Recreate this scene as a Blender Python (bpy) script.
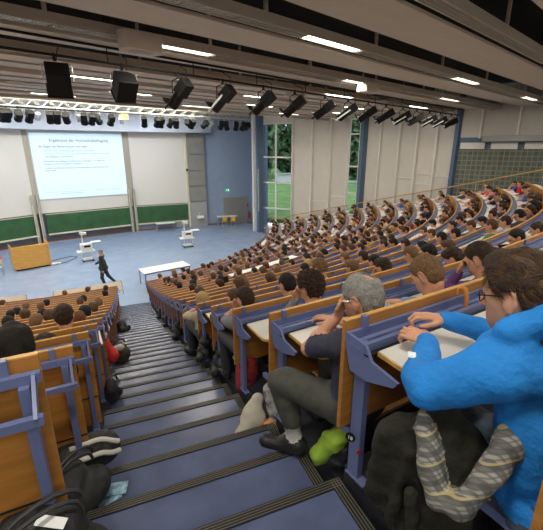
import bpy, math, random
import numpy as np
from mathutils import Vector, Matrix
random.seed(7)
S = bpy.context.scene
for o in list(bpy.data.objects): bpy.data.objects.remove(o)
rad = math.radians
# ---------------------------------------------------------------- camera, world, light, exposure
ZC = 6.4
cam = bpy.data.objects.new('camera', bpy.data.cameras.new('camera'))
S.collection.objects.link(cam); S.camera = cam
cam.data.sensor_width = 36; cam.data.lens = 380/543*36; cam.data.clip_start = .02; cam.data.clip_end = 600
cam.location = (0, 0, ZC); cam.rotation_euler = (rad(90-17.1), 0, rad(-22.3))
S.view_settings.view_transform = 'Standard'; S.view_settings.look = 'None'
S.view_settings.gamma = 1; S.view_settings.use_curve_mapping = False
S.view_settings.exposure = 0.75
w = bpy.data.worlds.new('sky'); S.world = w; w.use_nodes = True
w.node_tree.nodes['Background'].inputs[0].default_value = (.80, .90, 1.0, 1)
w.node_tree.nodes['Background'].inputs[1].default_value = 1.0
AX = Vector((-math.sin(rad(20)), math.cos(rad(20)), 0)); BX = Vector((AX.y, -AX.x, 0))   # hall axis, across
def vu(v, u, z=0): p = AX*v + BX*u; return Vector((p.x, p.y, z))
C0 = bpy.context.scene.collection
def area(name, loc, sx, sy, e, col=(1, .93, .82), rz=0, rx=0):
    l = bpy.data.lights.new(name, 'AREA'); l.shape = 'RECTANGLE'; l.size = sx; l.size_y = sy; l.energy = e; l.color = col
    o = bpy.data.objects.new(name, l); C0.objects.link(o); o.location = loc; o.rotation_euler = (rx, 0, rz); return o
LV = [2.95 + 2.33*k for k in range(-3, 7)]                 # ceiling light channels along the hall axis
LIT_U = [-6, -2.9, .2, 3.3, 6.4, 9.5, 12.6, 15.7, 18.8]
for i, v in enumerate(LV):
    for j, u in enumerate(LIT_U):
        uu = u + (1.1 if i % 2 else 0)
        if (i+j) % 2 == 0 and i != 3: area('channel_light', vu(v, uu, 8.27), 1.45, .2, 34, rz=rad(20))
for u in (-3, 2, 7, 12):                                   # cove tubes over the stage
    area('cove_light', vu(21.9, u, 8.62), 4.6, .3, 230, (1, .97, .90), rz=rad(20), rx=rad(180))
    area('stage_light', vu(25.5, u, 8.8), 3.5, .4, 150, (.86, .93, 1), rz=rad(20))
# ---------------------------------------------------------------- materials
MATS = {}
def mat(name, col, rough=.55, metal=0, noise=0, nscale=8, bump=0, bscale=60, emit=None, es=1, spec=.5, stretch=None, coat=0, trans=0):
    if name in MATS: return MATS[name]
    m = bpy.data.materials.new(name); m.use_nodes = True; nt = m.node_tree; b = nt.nodes['Principled BSDF']
    b.inputs['Base Color'].default_value = (*col, 1); b.inputs['Roughness'].default_value = rough
    b.inputs['Metallic'].default_value = metal; b.inputs['Specular IOR Level'].default_value = spec
    b.inputs['Coat Weight'].default_value = coat
    tc = None
    def coords():
        t = nt.nodes.new('ShaderNodeTexCoord'); mp = nt.nodes.new('ShaderNodeMapping')
        if stretch: mp.inputs['Scale'].default_value = stretch
        nt.links.new(t.outputs['Object'], mp.inputs[0]); return mp.outputs[0]
    if noise or bump: tc = coords()
    if noise:
        n = nt.nodes.new('ShaderNodeTexNoise'); n.inputs['Scale'].default_value = nscale; n.inputs['Detail'].default_value = 4
        nt.links.new(tc, n.inputs['Vector'])
        r = nt.nodes.new('ShaderNodeValToRGB')
        r.color_ramp.elements[0].position = .3; r.color_ramp.elements[1].position = .72
        r.color_ramp.elements[0].color = (*[max(0, c*(1-noise)) for c in col], 1)
        r.color_ramp.elements[1].color = (*[min(1, c*(1+noise)) for c in col], 1)
        nt.links.new(n.outputs[0], r.inputs[0]); nt.links.new(r.outputs[0], b.inputs['Base Color'])
    if bump:
        n = nt.nodes.new('ShaderNodeTexNoise'); n.inputs['Scale'].default_value = bscale; n.inputs['Detail'].default_value = 5
        nt.links.new(tc, n.inputs['Vector'])
        bp = nt.nodes.new('ShaderNodeBump'); bp.inputs['Strength'].default_value = bump; bp.inputs['Distance'].default_value = .02
        nt.links.new(n.outputs[0], bp.inputs['Height']); nt.links.new(bp.outputs[0], b.inputs['Normal'])
    if emit: b.inputs['Emission Color'].default_value = (*emit, 1); b.inputs['Emission Strength'].default_value = es
    if trans: b.inputs['Transmission Weight'].default_value = trans
    MATS[name] = m; return m
BLUEMET = mat('blue_metal', (.125, .155, .31), .38, 0, spec=.6)
WOOD = mat('beech_panel', (.40, .175, .036), .38, 0, .22, 3, .05, 30, stretch=(1, 1, 9))
WOODE = mat('wood_edge', (.62, .335, .085), .45, noise=.2, nscale=20)
WHITE = mat('desk_laminate', (.70, .68, .62), .4)
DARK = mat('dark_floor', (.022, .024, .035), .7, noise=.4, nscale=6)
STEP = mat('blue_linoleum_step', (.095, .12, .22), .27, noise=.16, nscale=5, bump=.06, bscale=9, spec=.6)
NOSE = mat('black_nosing', (.012, .012, .014), .5)
RIB = mat('nosing_rib', (.22, .20, .15), .4, .3)
FLOOR = mat('blue_stage_floor', (.22, .285, .41), .26, noise=.10, nscale=1.3, spec=.55, bump=.02, bscale=4)
BEIGE = mat('beige_panel', (.55, .51, .44), .6, noise=.04, nscale=3)
BAFF = mat('ceiling_baffle_cream', (.54, .49, .42), .7, noise=.03, nscale=4)
BLACK = mat('black_void', (.006, .006, .006), .9)
BLK = mat('black_metal', (.006, .006, .006), .6, spec=.25, noise=.3, nscale=20)
CHROME = mat('bright_metal', (.62, .61, .57), .3, .8)
WALLB = mat('blue_grey_wall', (.22, .28, .38), .6, noise=.05, nscale=2)
WALLW = mat('white_wall', (.62, .61, .58), .7)
GREEN = mat('green_chalkboard', (.028, .095, .032), .55, noise=.2, nscale=1.5)
CANVAS = mat('projection_white', (.66, .63, .57), .75)
GREYP = mat('grey_cabinet', (.33, .33, .32), .6)
LECT = mat('lectern_wood', (.62, .34, .08), .42, noise=.14, nscale=4, stretch=(1, 1, 7))
CREAM = mat('cream_trim', (.66, .60, .44), .5)
# ---------------------------------------------------------------- mesh helpers
def link(name, me, parent=None):
    o = bpy.data.objects.new(name, me); C0.objects.link(o)
    if parent is not None: o.parent = parent
    return o
def tag(o, label, cat, group=None, kind=None):
    if label: o['label'] = label
    if cat: o['category'] = cat
    if group: o['group'] = group
    if kind: o['kind'] = kind
    return o
def thing(name, label, cat, loc=(0, 0, 0), rz=0, group=None):
    o = bpy.data.objects.new(name, None); C0.objects.link(o); o.location = loc; o.rotation_euler = (0, 0, rz); o.empty_display_size = .1
    return tag(o, label, cat, group)
class MB:
    def __init__(s): s.v = []; s.f = []; s.m = []; s.mats = []; s.X = Matrix()
    def mi(s, m):
        if m not in s.mats: s.mats.append(m)
        return s.mats.index(m)
    def add(s, vs, fs, m):
        b = len(s.v); s.v += [tuple(s.X @ Vector(p)) for p in vs]; k = s.mi(m)
        for f in fs: s.f.append([b+i for i in f]); s.m.append(k)
        return s
    def box(s, c, d, m, rot=None):
        h = [x/2 for x in d]; R = rot or Matrix()
        vs = [Vector(c) + (R @ Vector((sx*h[0], sy*h[1], sz*h[2]))) for sx in (-1, 1) for sy in (-1, 1) for sz in (-1, 1)]
        return s.add(vs, [(0, 1, 3, 2), (4, 6, 7, 5), (0, 4, 5, 1), (2, 3, 7, 6), (0, 2, 6, 4), (1, 5, 7, 3)], m)
    def bar(s, a, b, wd, ht, m, up=(0, 0, 1)):
        a = Vector(a); b = Vector(b); d = (b-a); L = d.length; d.normalize(); u = Vector(up)
        if abs(d.dot(u)) > .98: u = Vector((1, 0, 0))
        x = d.cross(u).normalized(); z = x.cross(d).normalized()
        R = Matrix((x, d, z)).transposed().to_4x4()
        return s.box((a+b)/2, (wd, L, ht), m, R)
    def cyl(s, a, b, r0, r1, m, n=12, caps=True):
        a = Vector(a); b = Vector(b); d = (b-a).normalized(); u = Vector((0, 0, 1)) if abs(d.z) < .9 else Vector((1, 0, 0))
        x = d.cross(u).normalized(); y = d.cross(x)
        vs = []
        for p, r in ((a, r0), (b, r1)):
            vs += [p + (x*math.cos(t*2*math.pi/n) + y*math.sin(t*2*math.pi/n))*r for t in range(n)]
        fs = [(i, (i+1) % n, n+(i+1) % n, n+i) for i in range(n)]
        if caps: fs += [tuple(range(n-1, -1, -1)), tuple(range(n, 2*n))]
        return s.add(vs, fs, m)
    def tube(s, pts, r, m, n=8):
        pts = [Vector(p) for p in pts]; rs = r if isinstance(r, (list, tuple)) else [r]*len(pts); vs = []; fs = []
        px = None
        for i, p in enumerate(pts):
            d = (pts[min(i+1, len(pts)-1)] - pts[max(i-1, 0)]).normalized()
            if px is None: px = d.orthogonal().normalized()
            x = (px - d*px.dot(d)).normalized(); px = x; y = d.cross(x)
            vs += [p + (x*math.cos(t*2*math.pi/n) + y*math.sin(t*2*math.pi/n))*rs[i] for t in range(n)]
            if i: b = (i-1)*n; fs += [(b+t, b+(t+1) % n, b+n+(t+1) % n, b+n+t) for t in range(n)]
        fs += [tuple(range(n-1, -1, -1)), tuple(range(len(vs)-n, len(vs)))]
        return s.add(vs, fs, m)
    def ell(s, c, r, m, nu=14, nv=8, rot=None):
        R = rot or Matrix(); vs = []; fs = []
        for j in range(nv+1):
            th = math.pi*j/nv
            for i in range(nu):
                ph = 2*math.pi*i/nu
                vs.append(Vector(c) + R @ Vector((r[0]*math.sin(th)*math.cos(ph), r[1]*math.sin(th)*math.sin(ph), r[2]*math.cos(th))))
        for j in range(nv):
            for i in range(nu): fs.append((j*nu+i, (j+1)*nu+i, (j+1)*nu+(i+1) % nu, j*nu+(i+1) % nu))
        return s.add(vs, fs, m)
    def prism(s, poly, z0, z1, m):
        n = len(poly); vs = [(p[0], p[1], z0) for p in poly] + [(p[0], p[1], z1) for p in poly]
        return s.add(vs, [tuple(range(n-1, -1, -1)), tuple(range(n, 2*n))] + [(i, (i+1) % n, n+(i+1) % n, n+i) for i in range(n)], m)
    def arc(s, prof, R, p0, p1, n, m):                     # profile (dr, z) swept round the stage centre
        k = len(prof); vs = []; fs = []
        for i in range(n+1):
            t = p0 + (p1-p0)*i/n
            for dr, z in prof: vs.append((CC[0] + (R+dr)*math.sin(t), CC[1] - (R+dr)*math.cos(t), z))
            if i: b = (i-1)*k; fs += [(b+j, b+(j+1) % k, b+k+(j+1) % k, b+k+j) for j in range(k)]
        fs += [tuple(range(k-1, -1, -1)), tuple(range(len(vs)-k, len(vs)))]
        return s.add(vs, fs, m)
    def build(s, name, parent=None, smooth=False, bevel=0, world=False):
        me = bpy.data.meshes.new(name); off = Vector(parent.location) if (world and parent is not None) else Vector((0, 0, 0))
        me.from_pydata([(Vector(v)-off) for v in s.v], [], s.f)
        for m in s.mats: me.materials.append(m)
        me.polygons.foreach_set('material_index', s.m)
        import bmesh
        bm = bmesh.new(); bm.from_mesh(me); bmesh.ops.recalc_face_normals(bm, faces=bm.faces); bm.to_mesh(me); bm.free()
        if smooth:
            me.polygons.foreach_set('use_smooth', [True]*len(me.polygons))
            if smooth != 'all': me.set_sharp_from_angle(angle=rad(40))
        me.update(); o = link(name, me, parent)
        if bevel:
            b = o.modifiers.new('bevel', 'BEVEL'); b.width = bevel; b.segments = 2; b.limit_method = 'ANGLE'
        return o
CC = (-3.4, 29.8)
def line(a): return 5.3 - .4*a + .0045*a*a                 # the stair line along the aisle
def rk(k): return 28.85 - .865*k
def tz(k): return line(1.264 + .87*k) + .08
def P(R, ph, z=0): return Vector((CC[0] + R*math.sin(ph), CC[1] - R*math.cos(ph), z))
XR, XL = .90, -.32
def ph_at(R, x): return math.asin((x-CC[0])/R)
def ph_end(R):
    xs = [13.5, 14.5, 18, 21.5, 24.5, 26.8, 29, 32]; ys = [76, 75, 70, 62.8, 54, 47.5, 44.5, 41]
    return rad(float(np.interp(R, xs, ys)))
# ---------------------------------------------------------------- shell
def structure(o): o['kind'] = 'structure'; return o
m = MB(); m.prism([(-14, 12), (14, 12), (12.2, 29.5), (11.5, 34), (-14, 34)], -.2, 0, FLOOR); structure(m.build('floor'))
m = MB()
for k in range(-4, 18):
    R = rk(k); z = tz(k)
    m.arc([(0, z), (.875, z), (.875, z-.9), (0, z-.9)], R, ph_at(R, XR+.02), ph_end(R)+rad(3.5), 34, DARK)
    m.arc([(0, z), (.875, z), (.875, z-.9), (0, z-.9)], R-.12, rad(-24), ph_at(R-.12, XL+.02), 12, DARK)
structure(m.build('floor_tiers'))
# side steps along the wall beyond the row ends
m = MB()
for k in range(-4, 18):
    R = rk(k); z = tz(k)
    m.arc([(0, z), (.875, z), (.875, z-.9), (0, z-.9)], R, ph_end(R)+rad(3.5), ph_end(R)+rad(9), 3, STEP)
structure(m.build('floor_side_steps'))
# stairs of the aisle
m = MB(); N0 = 1.29 - .435*6
for i in range(41):
    y = N0 + .435*i; z = line(y); y0 = y - .435 - .02
    if z < .02: break
    m.box(((XL+XR)/2, (y+y0)/2, z-.3), (XR-XL, y-y0, .6), STEP)
    m.box(((XL+XR)/2, y-.026, z+.002), (XR-XL, .056, .01), NOSE)
    m.box(((XL+XR)/2, y+.001, z-.02), (XR-XL, .006, .05), NOSE)
    m.box((XR-.03, (y+y0)/2, z+.0015), (.06, y-y0-.0, .008), NOSE)
    for q in range(4):
        m.box(((XL+XR)/2, y-.006-.0135*q, z+.0065), (XR-XL-.02, .0028, .004), RIB)
        m.box((XR-.006-.0155*q, (y+y0)/2+.02, z+.007), (.0028, y-y0-.05, .004), RIB)
structure(m.build('stairs'))
# front wall in facets
FW = [(-14, 22.5), (-9.4, 27.4), (-7.3, 29.0), (-4.95, 30.35), (1.25, 32.05), (7.3, 32.35), (11.2, 31.75), (11.2, 28.6)]
def wallrun(mb, a, b, z0, z1, t, m):
    a = Vector((*a, 0)); b = Vector((*b, 0)); d = (b-a).normalized(); n = Vector((d.y, -d.x, 0))*-t   # thickness away from the hall
    mb.prism([(a.x, a.y), (b.x, b.y), (b.x+n.x, b.y+n.y), (a.x+n.x, a.y+n.y)], z0, z1, m)
def onwall(i, s, off=0, z=0):                              # point s metres along facet i, off metres into the hall
    a = Vector((*FW[i], 0)); b = Vector((*FW[i+1], 0)); d = (b-a).normalized(); n = Vector((d.y, -d.x, 0)); p = a + d*s + n*off
    return Vector((p.x, p.y, z)), d, n
m = MB()
for i in range(5): wallrun(m, FW[i], FW[i+1], -.1, 9.4, .2, mat('stage_wall_grey', (.10, .11, .14), .6) if i < 4 else WALLB)
structure(m.build('wall_front'))
m = MB(); wallrun(m, FW[5], FW[6], -.1, 9.4, .2, WALLB); wallrun(m, FW[6], FW[7], -.1, 9.4, .2, WALLB)
structure(m.build('wall_stage_side'))
m = MB(); p, d, n = onwall(5, 0); 
for i, h in ((5, .12),):
    a, d, n = onwall(i, .02, .012); b, _, _ = onwall(i, 3.9, .012); m.bar(a+Vector((0, 0, .06)), b+Vector((0, 0, .06)), .02, .12, mat('brown_skirting', (.20, .09, .035), .5))
structure(m.build('baseboard_front'))
m = MB()
for i in range(1, 5):
    L = (Vector(FW[i+1])-Vector(FW[i])).length
    a, d, n = onwall(i, 0, .012); b, _, _ = onwall(i, L, .012); m.bar(a+Vector((0, 0, .06)), b+Vector((0, 0, .06)), .02, .12, mat('brown_skirting', (.20, .09, .035), .5))
structure(m.build('baseboard_stage'))
m = MB(); wallrun(m, (-14, -12), (-14, 22.5), -.1, 9.6, .2, WALLW); structure(m.build('wall_left'))
m = MB(); a, b, c, d = vu(-7, -13), vu(-7, 25), vu(-7.2, 25), vu(-7.2, -13); m.prism([(p.x, p.y) for p in (a, b, c, d)], 2, 9.6, BEIGE); structure(m.build('wall_back'))
# soffit above the boards
inn = [onwall(1, -2.6, 1.1)[0], onwall(2, .2, 1.15)[0], onwall(3, 0, 1.1)[0], onwall(4, 0, 1.1)[0], onwall(4, 5.3, 1.1)[0], onwall(4, 6.1, .85)[0], onwall(4, 6.6, .35)[0], onwall(4, 6.7, .02)[0]]
out = [onwall(4, 6.0, -.05)[0], onwall(3, 6.3, -.05)[0], onwall(2, 2.7, -.05)[0], onwall(1, -2.6, -.05)[0]]
m = MB(); m.prism([(p.x, p.y) for p in inn+out], 7.55, 8.75, mat('soffit_pale_blue', (.60, .64, .72), .7)); structure(m.build('ceiling_soffit', smooth=True))
# ceilings
m = MB(); a, b, c, d = vu(-7, -12), vu(-7, 24), vu(18, 24), vu(18, -12)
m.prism([(p.x, p.y) for p in (a, b, c, d)], 9.5, 9.6, BLACK); structure(m.build('ceiling'))
m = MB(); a, b, c, d = vu(18.02, -13), vu(18.02, 22), vu(37, 22), vu(37, -13)
m.prism([(p.x, p.y) for p in (a, b, c, d)], 9.0, 9.1, mat('stage_ceiling_white', (.82, .79, .70), .7)); structure(m.build('ceiling_stage'))
# side wall: columns, blinds and windows
SW = [(10.5, 28.1), (10.85, 27.65), (15.75, 22.3), (17.9, 16.4), (21.8, 9.0), (24.5, 2)]
def sray(az, i):                                           # point on facet i of the side wall at an azimuth from the aisle head
    a = Vector(SW[i]); b = Vector(SW[i+1]); t = math.tan(rad(az)); d = b-a
    s = (t*a.y - a.x)/(d.x - t*d.y); return a + d*s
def swrun(mb, p, q, z0, z1, t, m, off=0):
    p = Vector((p[0], p[1], 0)); q = Vector((q[0], q[1], 0)); d = (q-p).normalized(); n = Vector((-d.y, d.x, 0)); n = n if n.x+n.y*.4 > 0 else -n
    p = p+n*off; q = q+n*off; e = n*t; mb.prism([(p.x, p.y), (q.x, q.y), (q.x+e.x, q.y+e.y), (p.x+e.x, p.y+e.y)], z0, z1, m)
WT = 9.4
BLIND = mat('beige_blind', (.56, .53, .47), .7, noise=.03, nscale=2)
RIBW = mat('window_rib_cream', (.68, .66, .60), .5)
azs1 = [20.9, 25.4, 28.2, 30.8, 33.3, 35.1]; azs2 = [35.1, 37.6, 40.1, 42.4, 44.8, 47.4]
m = MB(); r = MB()
for i, (a, b) in enumerate(zip(azs1[1:4], azs1[2:5])): swrun(m, sray(a, 1), sray(b, 1), 0, WT, .12, BLIND)
for a, b in zip(azs2, azs2[1:]): swrun(m, sray(a+.02, 2), sray(b, 2), 0, WT, .12, BLIND)
for az, i in [(a, 1) for a in azs1[1:5]] + [(a, 2) for a in azs2[1:5]]:
    p = sray(az, i); r.box((p.x-.05, p.y-.03, WT/2), (.13, .13, WT), RIBW)
for a, b, i, z in ((28.4, 30.6, 1, 2.7), (31.0, 33.0, 1, 3.1), (40.3, 42.2, 2, 4.6), (42.6, 44.6, 2, 4.9), (42.6, 44.6, 2, 4.3), (45, 47, 2, 4.8)):
    swrun(m, sray(a, i), sray(b, i), z, z+.06, .04, RIBW, -.05)
structure(m.build('wall_right')); structure(r.build('trim_1'))
BLUCOL = mat('blue_column', (.075, .125, .20), .5)
m = MB()
p = Vector(SW[0]); m.box((p.x, p.y-.15, WT/2), (.45, .45, WT), BLUCOL)
p = sray(35.5, 2); m.box((p.x-.12, p.y, WT/2), (.36, .36, WT), BLUCOL)
p = sray(47.5, 2); m.box((p.x-.1, p.y+.1, WT/2), (.24, .24, WT), BLUCOL)
structure(m.build('trim_2'))
m = MB(); m.box((10.2, 28.45, WT/2), (.2, .3, WT), mat('white_pillar', (.8, .78, .72), .5)); m.box((10.62, 29.3, WT/2), (.2, .9, WT), WALLW); structure(m.build('trim_3'))
m = MB(); m.box((10.28, 27.7, 3.3), (.1, .12, 3.2), GREYP); tag(m.build('speaker_column', bevel=.01), 'slim grey column loudspeaker on the blue pillar left of the tall window', 'speaker')
GLASS = mat('window_glass', (.9, .95, 1), .02, trans=1); GLASS.node_tree.nodes['Principled BSDF'].inputs['IOR'].default_value = 1.02
def window(name, a0, a1, i, z0, z1, zs, mull, top=None):
    f = MB(); p = sray(a0, i); q = sray(a1, i); d = (q-p); L = d.length; d.normalize()
    P3 = lambda s, z: Vector((p.x+d.x*s, p.y+d.y*s, z))
    for z in [z0, z1]+zs: f.bar(P3(0, z), P3(L, z), .1, .10, RIBW)
    for s in [0.04]+mull+[L-.04]: f.bar(P3(s, z0), P3(s, z1), .13, .1, RIBW, up=(d.x, d.y, 0))
    if top: swrun(f, p, q, z1, top, .1, BLIND)
    o = structure(f.build(name)); g = MB(); swrun(g, P3(.03, 0), P3(L-.03, 0), z0, z1, .012, GLASS, .02); g.build('pane', o)
    return o
p0 = sray(azs1[0], 1); L1 = (sray(azs1[1], 1)-p0).length
window('window_1', azs1[0], azs1[1], 1, .35, 8.1, [5.75, 3.9, 1.95], [L1*.46], WT)
window('window_2', azs1[4], 34.9, 1, 1.2, 9.0, [7.3, 5.2, 3.4], [])
# tiled wall at the right with its band of vents
TILE = bpy.data.materials.new('green_grey_tile'); TILE.use_nodes = True; nt = TILE.node_tree
bk = nt.nodes.new('ShaderNodeTexBrick'); tcn = nt.nodes.new('ShaderNodeTexCoord'); mpn = nt.nodes.new('ShaderNodeMapping')
bk.offset = 0; bk.inputs['Color1'].default_value = (.075, .09, .062, 1); bk.inputs['Color2'].default_value = (.12, .135, .10, 1); bk.inputs['Mortar'].default_value = (.20, .21, .16, 1)
bk.inputs['Scale'].default_value = 1; bk.inputs['Brick Width'].default_value = .25; bk.inputs['Row Height'].default_value = .25; bk.inputs['Mortar Size'].default_value = .026
nt.links.new(tcn.outputs['UV'], bk.inputs[0]); nt.links.new(bk.outputs[0], nt.nodes['Principled BSDF'].inputs[0]); nt.nodes['Principled BSDF'].inputs['Roughness'].default_value = .6
def uvwall(name, p, q, z0, z1, m):
    L = (Vector(q)-Vector(p)).length; me = bpy.data.meshes.new(name); d = (Vector(q)-Vector(p)).normalized(); n = Vector((-d.y, d.x)); n = n if n.x > 0 else -n
    vs = [(p[0], p[1], z0), (q[0], q[1], z0), (q[0], q[1], z1), (p[0], p[1], z1)]
    vs += [(v[0]+n.x*.15, v[1]+n.y*.15, v[2]) for v in vs]
    me.from_pydata(vs, [], [(0, 1, 2, 3), (5, 4, 7, 6), (0, 3, 7, 4), (1, 5, 6, 2), (3, 2, 6, 7), (0, 4, 5, 1)]); uv = me.uv_layers.new()
    for i, c in enumerate([(0, z0), (L, z0), (L, z1), (0, z1)]): uv.data[i].uv = c
    me.materials.append(m); return structure(link(name, me))
uvwall('wall_side_tiled', SW[3], SW[4], 0, 6.45, TILE); uvwall('wall_side_tiled_rear', SW[4], SW[5], 0, 6.45, TILE)
m = MB()
swrun(m, SW[3], SW[4], 6.45, 6.95, .2, BLUCOL); swrun(m, SW[4], SW[5], 6.45, 6.95, .2, BLUCOL)
swrun(m, SW[3], SW[4], 6.95, WT, .12, BLIND); swrun(m, SW[4], SW[5], 6.95, WT, .12, BLIND); structure(m.build('wall_side_upper'))
d34 = (Vector(SW[4])-Vector(SW[3])).normalized(); m = MB()
for s in (1.0, 2.7, 4.4, 6.1, 7.8): p = Vector(SW[3])+d34*s; m.box((p.x-.05, p.y-.02, 8.1), (.1, .12, 2.4), RIBW)
structure(m.build('trim_4'))
for s in (.7, 2.2, 3.7, 5.2, 6.7):
    m = MB(); p = Vector(SW[3])+d34*(s-.6); q = Vector(SW[3])+d34*(s+.6); swrun(m, p, q, 6.35, 6.68, .1, RIBW, -.12)
    tag(m.build('wall_vent'), 'white vent box on top of the tiled wall, %s from the left' % {.7: 'first', 2.2: 'second', 3.7: 'third', 5.2: 'fourth', 6.7: 'fifth'}[s], 'vent', 'vent boxes along the tiled wall')
m = MB(); swrun(m, Vector(SW[3])+d34*1.2, Vector(SW[3])+d34*4.3, 6.72, 7.0, .25, GREYP, -.45)
tag(m.build('ventilation_duct', bevel=.01), 'long grey ventilation duct above the tiled wall', 'duct')
# handrail of the side steps
m = MB(); pts = [(10.75, 26.7), (13.6, 23.9), (15.6, 20.9), (16.9, 17.6), (17.5, 14.6), (17.7, 11.4), (17.9, 8.6)]
hp = [Vector((x, y, line(30.1-math.hypot(x-CC[0], y-CC[1]))+1.02)) for x, y in pts]
hr = thing('handrail', 'long wooden handrail climbing the side steps by the right wall', 'handrail', hp[0]-Vector((0, 0, 1)))
m.tube(hp, .035, mat('handrail_wood', (.48, .27, .07), .4), 8); m.build('rail', hr, smooth=True, world=True)
for p in hp[:6]: q = MB(); q.cyl(p-Vector((0, 0, 1.25)), p, .018, .018, CHROME, 8); q.build('post', hr, world=True)
# ---------------------------------------------------------------- slatted ceiling
for i, v in enumerate(LV):
    root = thing('light_channel', 'cream ceiling light channel across the hall, %s from the stage' % ['tenth', 'ninth', 'eighth', 'seventh', 'sixth', 'fifth', 'fourth', 'third', 'second', 'first'][i], 'light', vu(v, -9, 8.3), rad(20), 'light channels under the ceiling')
    m = MB(); m.box((15.8, 0, .10), (31.5, .22, .14), BAFF); m.box((15.8, .125, .02), (31.5, .02, .05), BAFF); m.box((15.8, -.125, .02), (31.5, .02, .05), BAFF); m.build('channel', root)
    for q in range(10): h = MB(); h.box((1.2+q*3.1 + .5*(i % 2), -.09, .55), (.06, .05, .8), BAFF); h.build('hanger', root)
    for j, u in enumerate(LIT_U):
        uu = u + (1.1 if i % 2 else 0) + 9
        g = MB(); on = (i+j) % 2 == 0 and i != 3
        g.box((uu, 0, .008), (1.5, .19, .012), mat('lit_louver', (.8, .8, .78), .5, emit=(1, .95, .86), es=5) if on else mat('dim_louver', (.42, .40, .36), .35, .3))
        if i in (3, 4, 5, 2):
            for q in range(30): g.box((uu-.72+q*.05, 0, -.004), (.006, .19, .014), mat('louver_blade', (.52, .50, .46), .3, .6))
        g.build('louver', root)
        if i in (2, 3, 4, 5):
            g = MB(); uu += 1.55; g.box((uu, 0, .008), (1.5, .19, .012), mat('dim_louver', (.42, .40, .36)))
            for q in range(30): g.box((uu-.72+q*.05, 0, -.004), (.008, .19, .016), mat('louver_blade', (.52, .50, .46)))
            for q in (-.045, .045): g.box((uu, q, -.004), (1.5, .006, .016), mat('louver_blade', (.52, .50, .46)))
            g.build('louver', root)
m = MB()
for k in range(-4, 3):
    v0 = 2.95+2.33*k
    a = [vu(v0+.28, -9, 8.30), vu(v0+.28, 23.5, 8.30), vu(v0+.8, 23.5, 8.32), vu(v0+.8, -9, 8.32), vu(v0+1.5, -9, 8.38), vu(v0+1.5, 23.5, 8.38)]
    z = Vector((0, 0, .03)); vs = a + [p+z for p in a]
    m.add(vs, [(0, 1, 2, 3), (3, 2, 5, 4), (6, 9, 8, 7), (9, 10, 11, 8), (0, 6, 7, 1), (4, 5, 11, 10)], BAFF)
    m.bar(vu(v0+.28, -9, 8.29), vu(v0+.28, 23.5, 8.29), .04, .05, BAFF)
for v in (10.75, 11.6, 12.95, 13.8, 15.2, 16.05, 17.3):
    m.bar(vu(v, -9, 8.33), vu(v, 23.5, 8.33), .62, .06, BAFF)
structure(m.build('ceiling_baffles'))
m = MB()
for v, z in ((8.15, 8.5), (10.0, 8.6)): m.cyl(vu(v, -9, z), vu(v, 23, z), .05, .05, BLK, 8)
m.bar(vu(17.9, -10, 8.8), vu(17.9, 23, 8.8), .1, 1.2, BAFF)
structure(m.build('ceiling_pipes'))
for (v, u) in ((7.3, 3.45), (7.6, 11.0), (10.0, 10.2), (9.7, 15.5)):
    m = MB(); m.prism([(-.32, -.2), (.32, -.2), (.42, 0), (.32, .2), (-.32, .2), (-.42, 0)], -.24, .06, BAFF); m.box((0, 0, -.205), (.42, .26, .09), GREYP)
    o = m.build('ceiling_speaker', bevel=.015); o.location = vu(v, u, 8.3); o.rotation_euler = (0, 0, rad(20)); tag(o, 'small cream loudspeaker box on a ceiling light channel, %s from the left' % {3.45: 'first', 11.0: 'third', 10.2: 'second', 15.5: 'fourth'}[u], 'speaker', 'loudspeaker boxes on the ceiling channels')
# ---------------------------------------------------------------- outside
def spot(x, y): return (x, y, 0)
m = MB(); m.prism([(11.5, 29), (19, 16.6), (200, 20), (160, 240), (-60, 240), (11.5, 60)], .5, .9, mat('lawn', (.125, .23, .05), .9, noise=.4, nscale=.9)); structure(m.build('lawn'))
m = MB(); m.prism([(26, 62), (60, 40), (61, 43), (27, 65.5)], .9, .96, mat('path_grey', (.4, .4, .42), .8)); structure(m.build('path'))
random.seed(3)
def tree(x, y, h, r, label):
    t = thing('tree', label, 'tree', (x, y, .9)); q = MB(); q.cyl((0, 0, 0), (0, 0, h*.55), .3, .16, mat('bark', (.09, .06, .04), .9), 8); q.build('trunk', t)
    c = MB(); g = mat('foliage', (.11, .19, .075), .8, noise=.5, nscale=1.2)
    vs = []; fs = []
    for i in range(900):
        a = random.random()*6.283; s = random.uniform(-1, 1); rr = r*(random.random()**.33); k = math.sqrt(1-s*s)
        p = Vector((rr*k*math.cos(a), rr*k*math.sin(a), h*.52 + rr*s*h*.52/r)); e = Vector((random.gauss(0, 1), random.gauss(0, 1), random.gauss(0, 1))).normalized()*.85; f = e.orthogonal().normalized()*.6
        b = len(vs); vs += [p-e, p-f, p+e, p+f]; fs.append((b, b+1, b+2, b+3))
    c.add(vs, fs, g); c.build('crown', t)
tree(26, 70, 15, 3.8, 'tall leafy tree behind the small white house, left half of the left tall window'); tree(33.6, 73, 15, 3.8, 'leafy tree on the lawn, right half of the left tall window'); tree(31, 85, 21, 6, 'highest tree in the back of the left tall window')
tree(41, 60, 14, 4, 'leafy tree outside the narrow window by the blue pillar'); tree(47.5, 71, 20, 6, 'very large tree closing the view in the narrow window')
m = MB(); m.box((27.6, 61, 1.5), (2.6, 2.4, 1.2), WALLW); m.prism([(26, 59.6), (29.1, 59.6), (29.1, 62.4), (26, 62.4)], 2.1, 2.25, GREYP)
tag(m.build('garden_house'), 'small white house seen beyond the lawn through the window', 'building')
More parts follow.
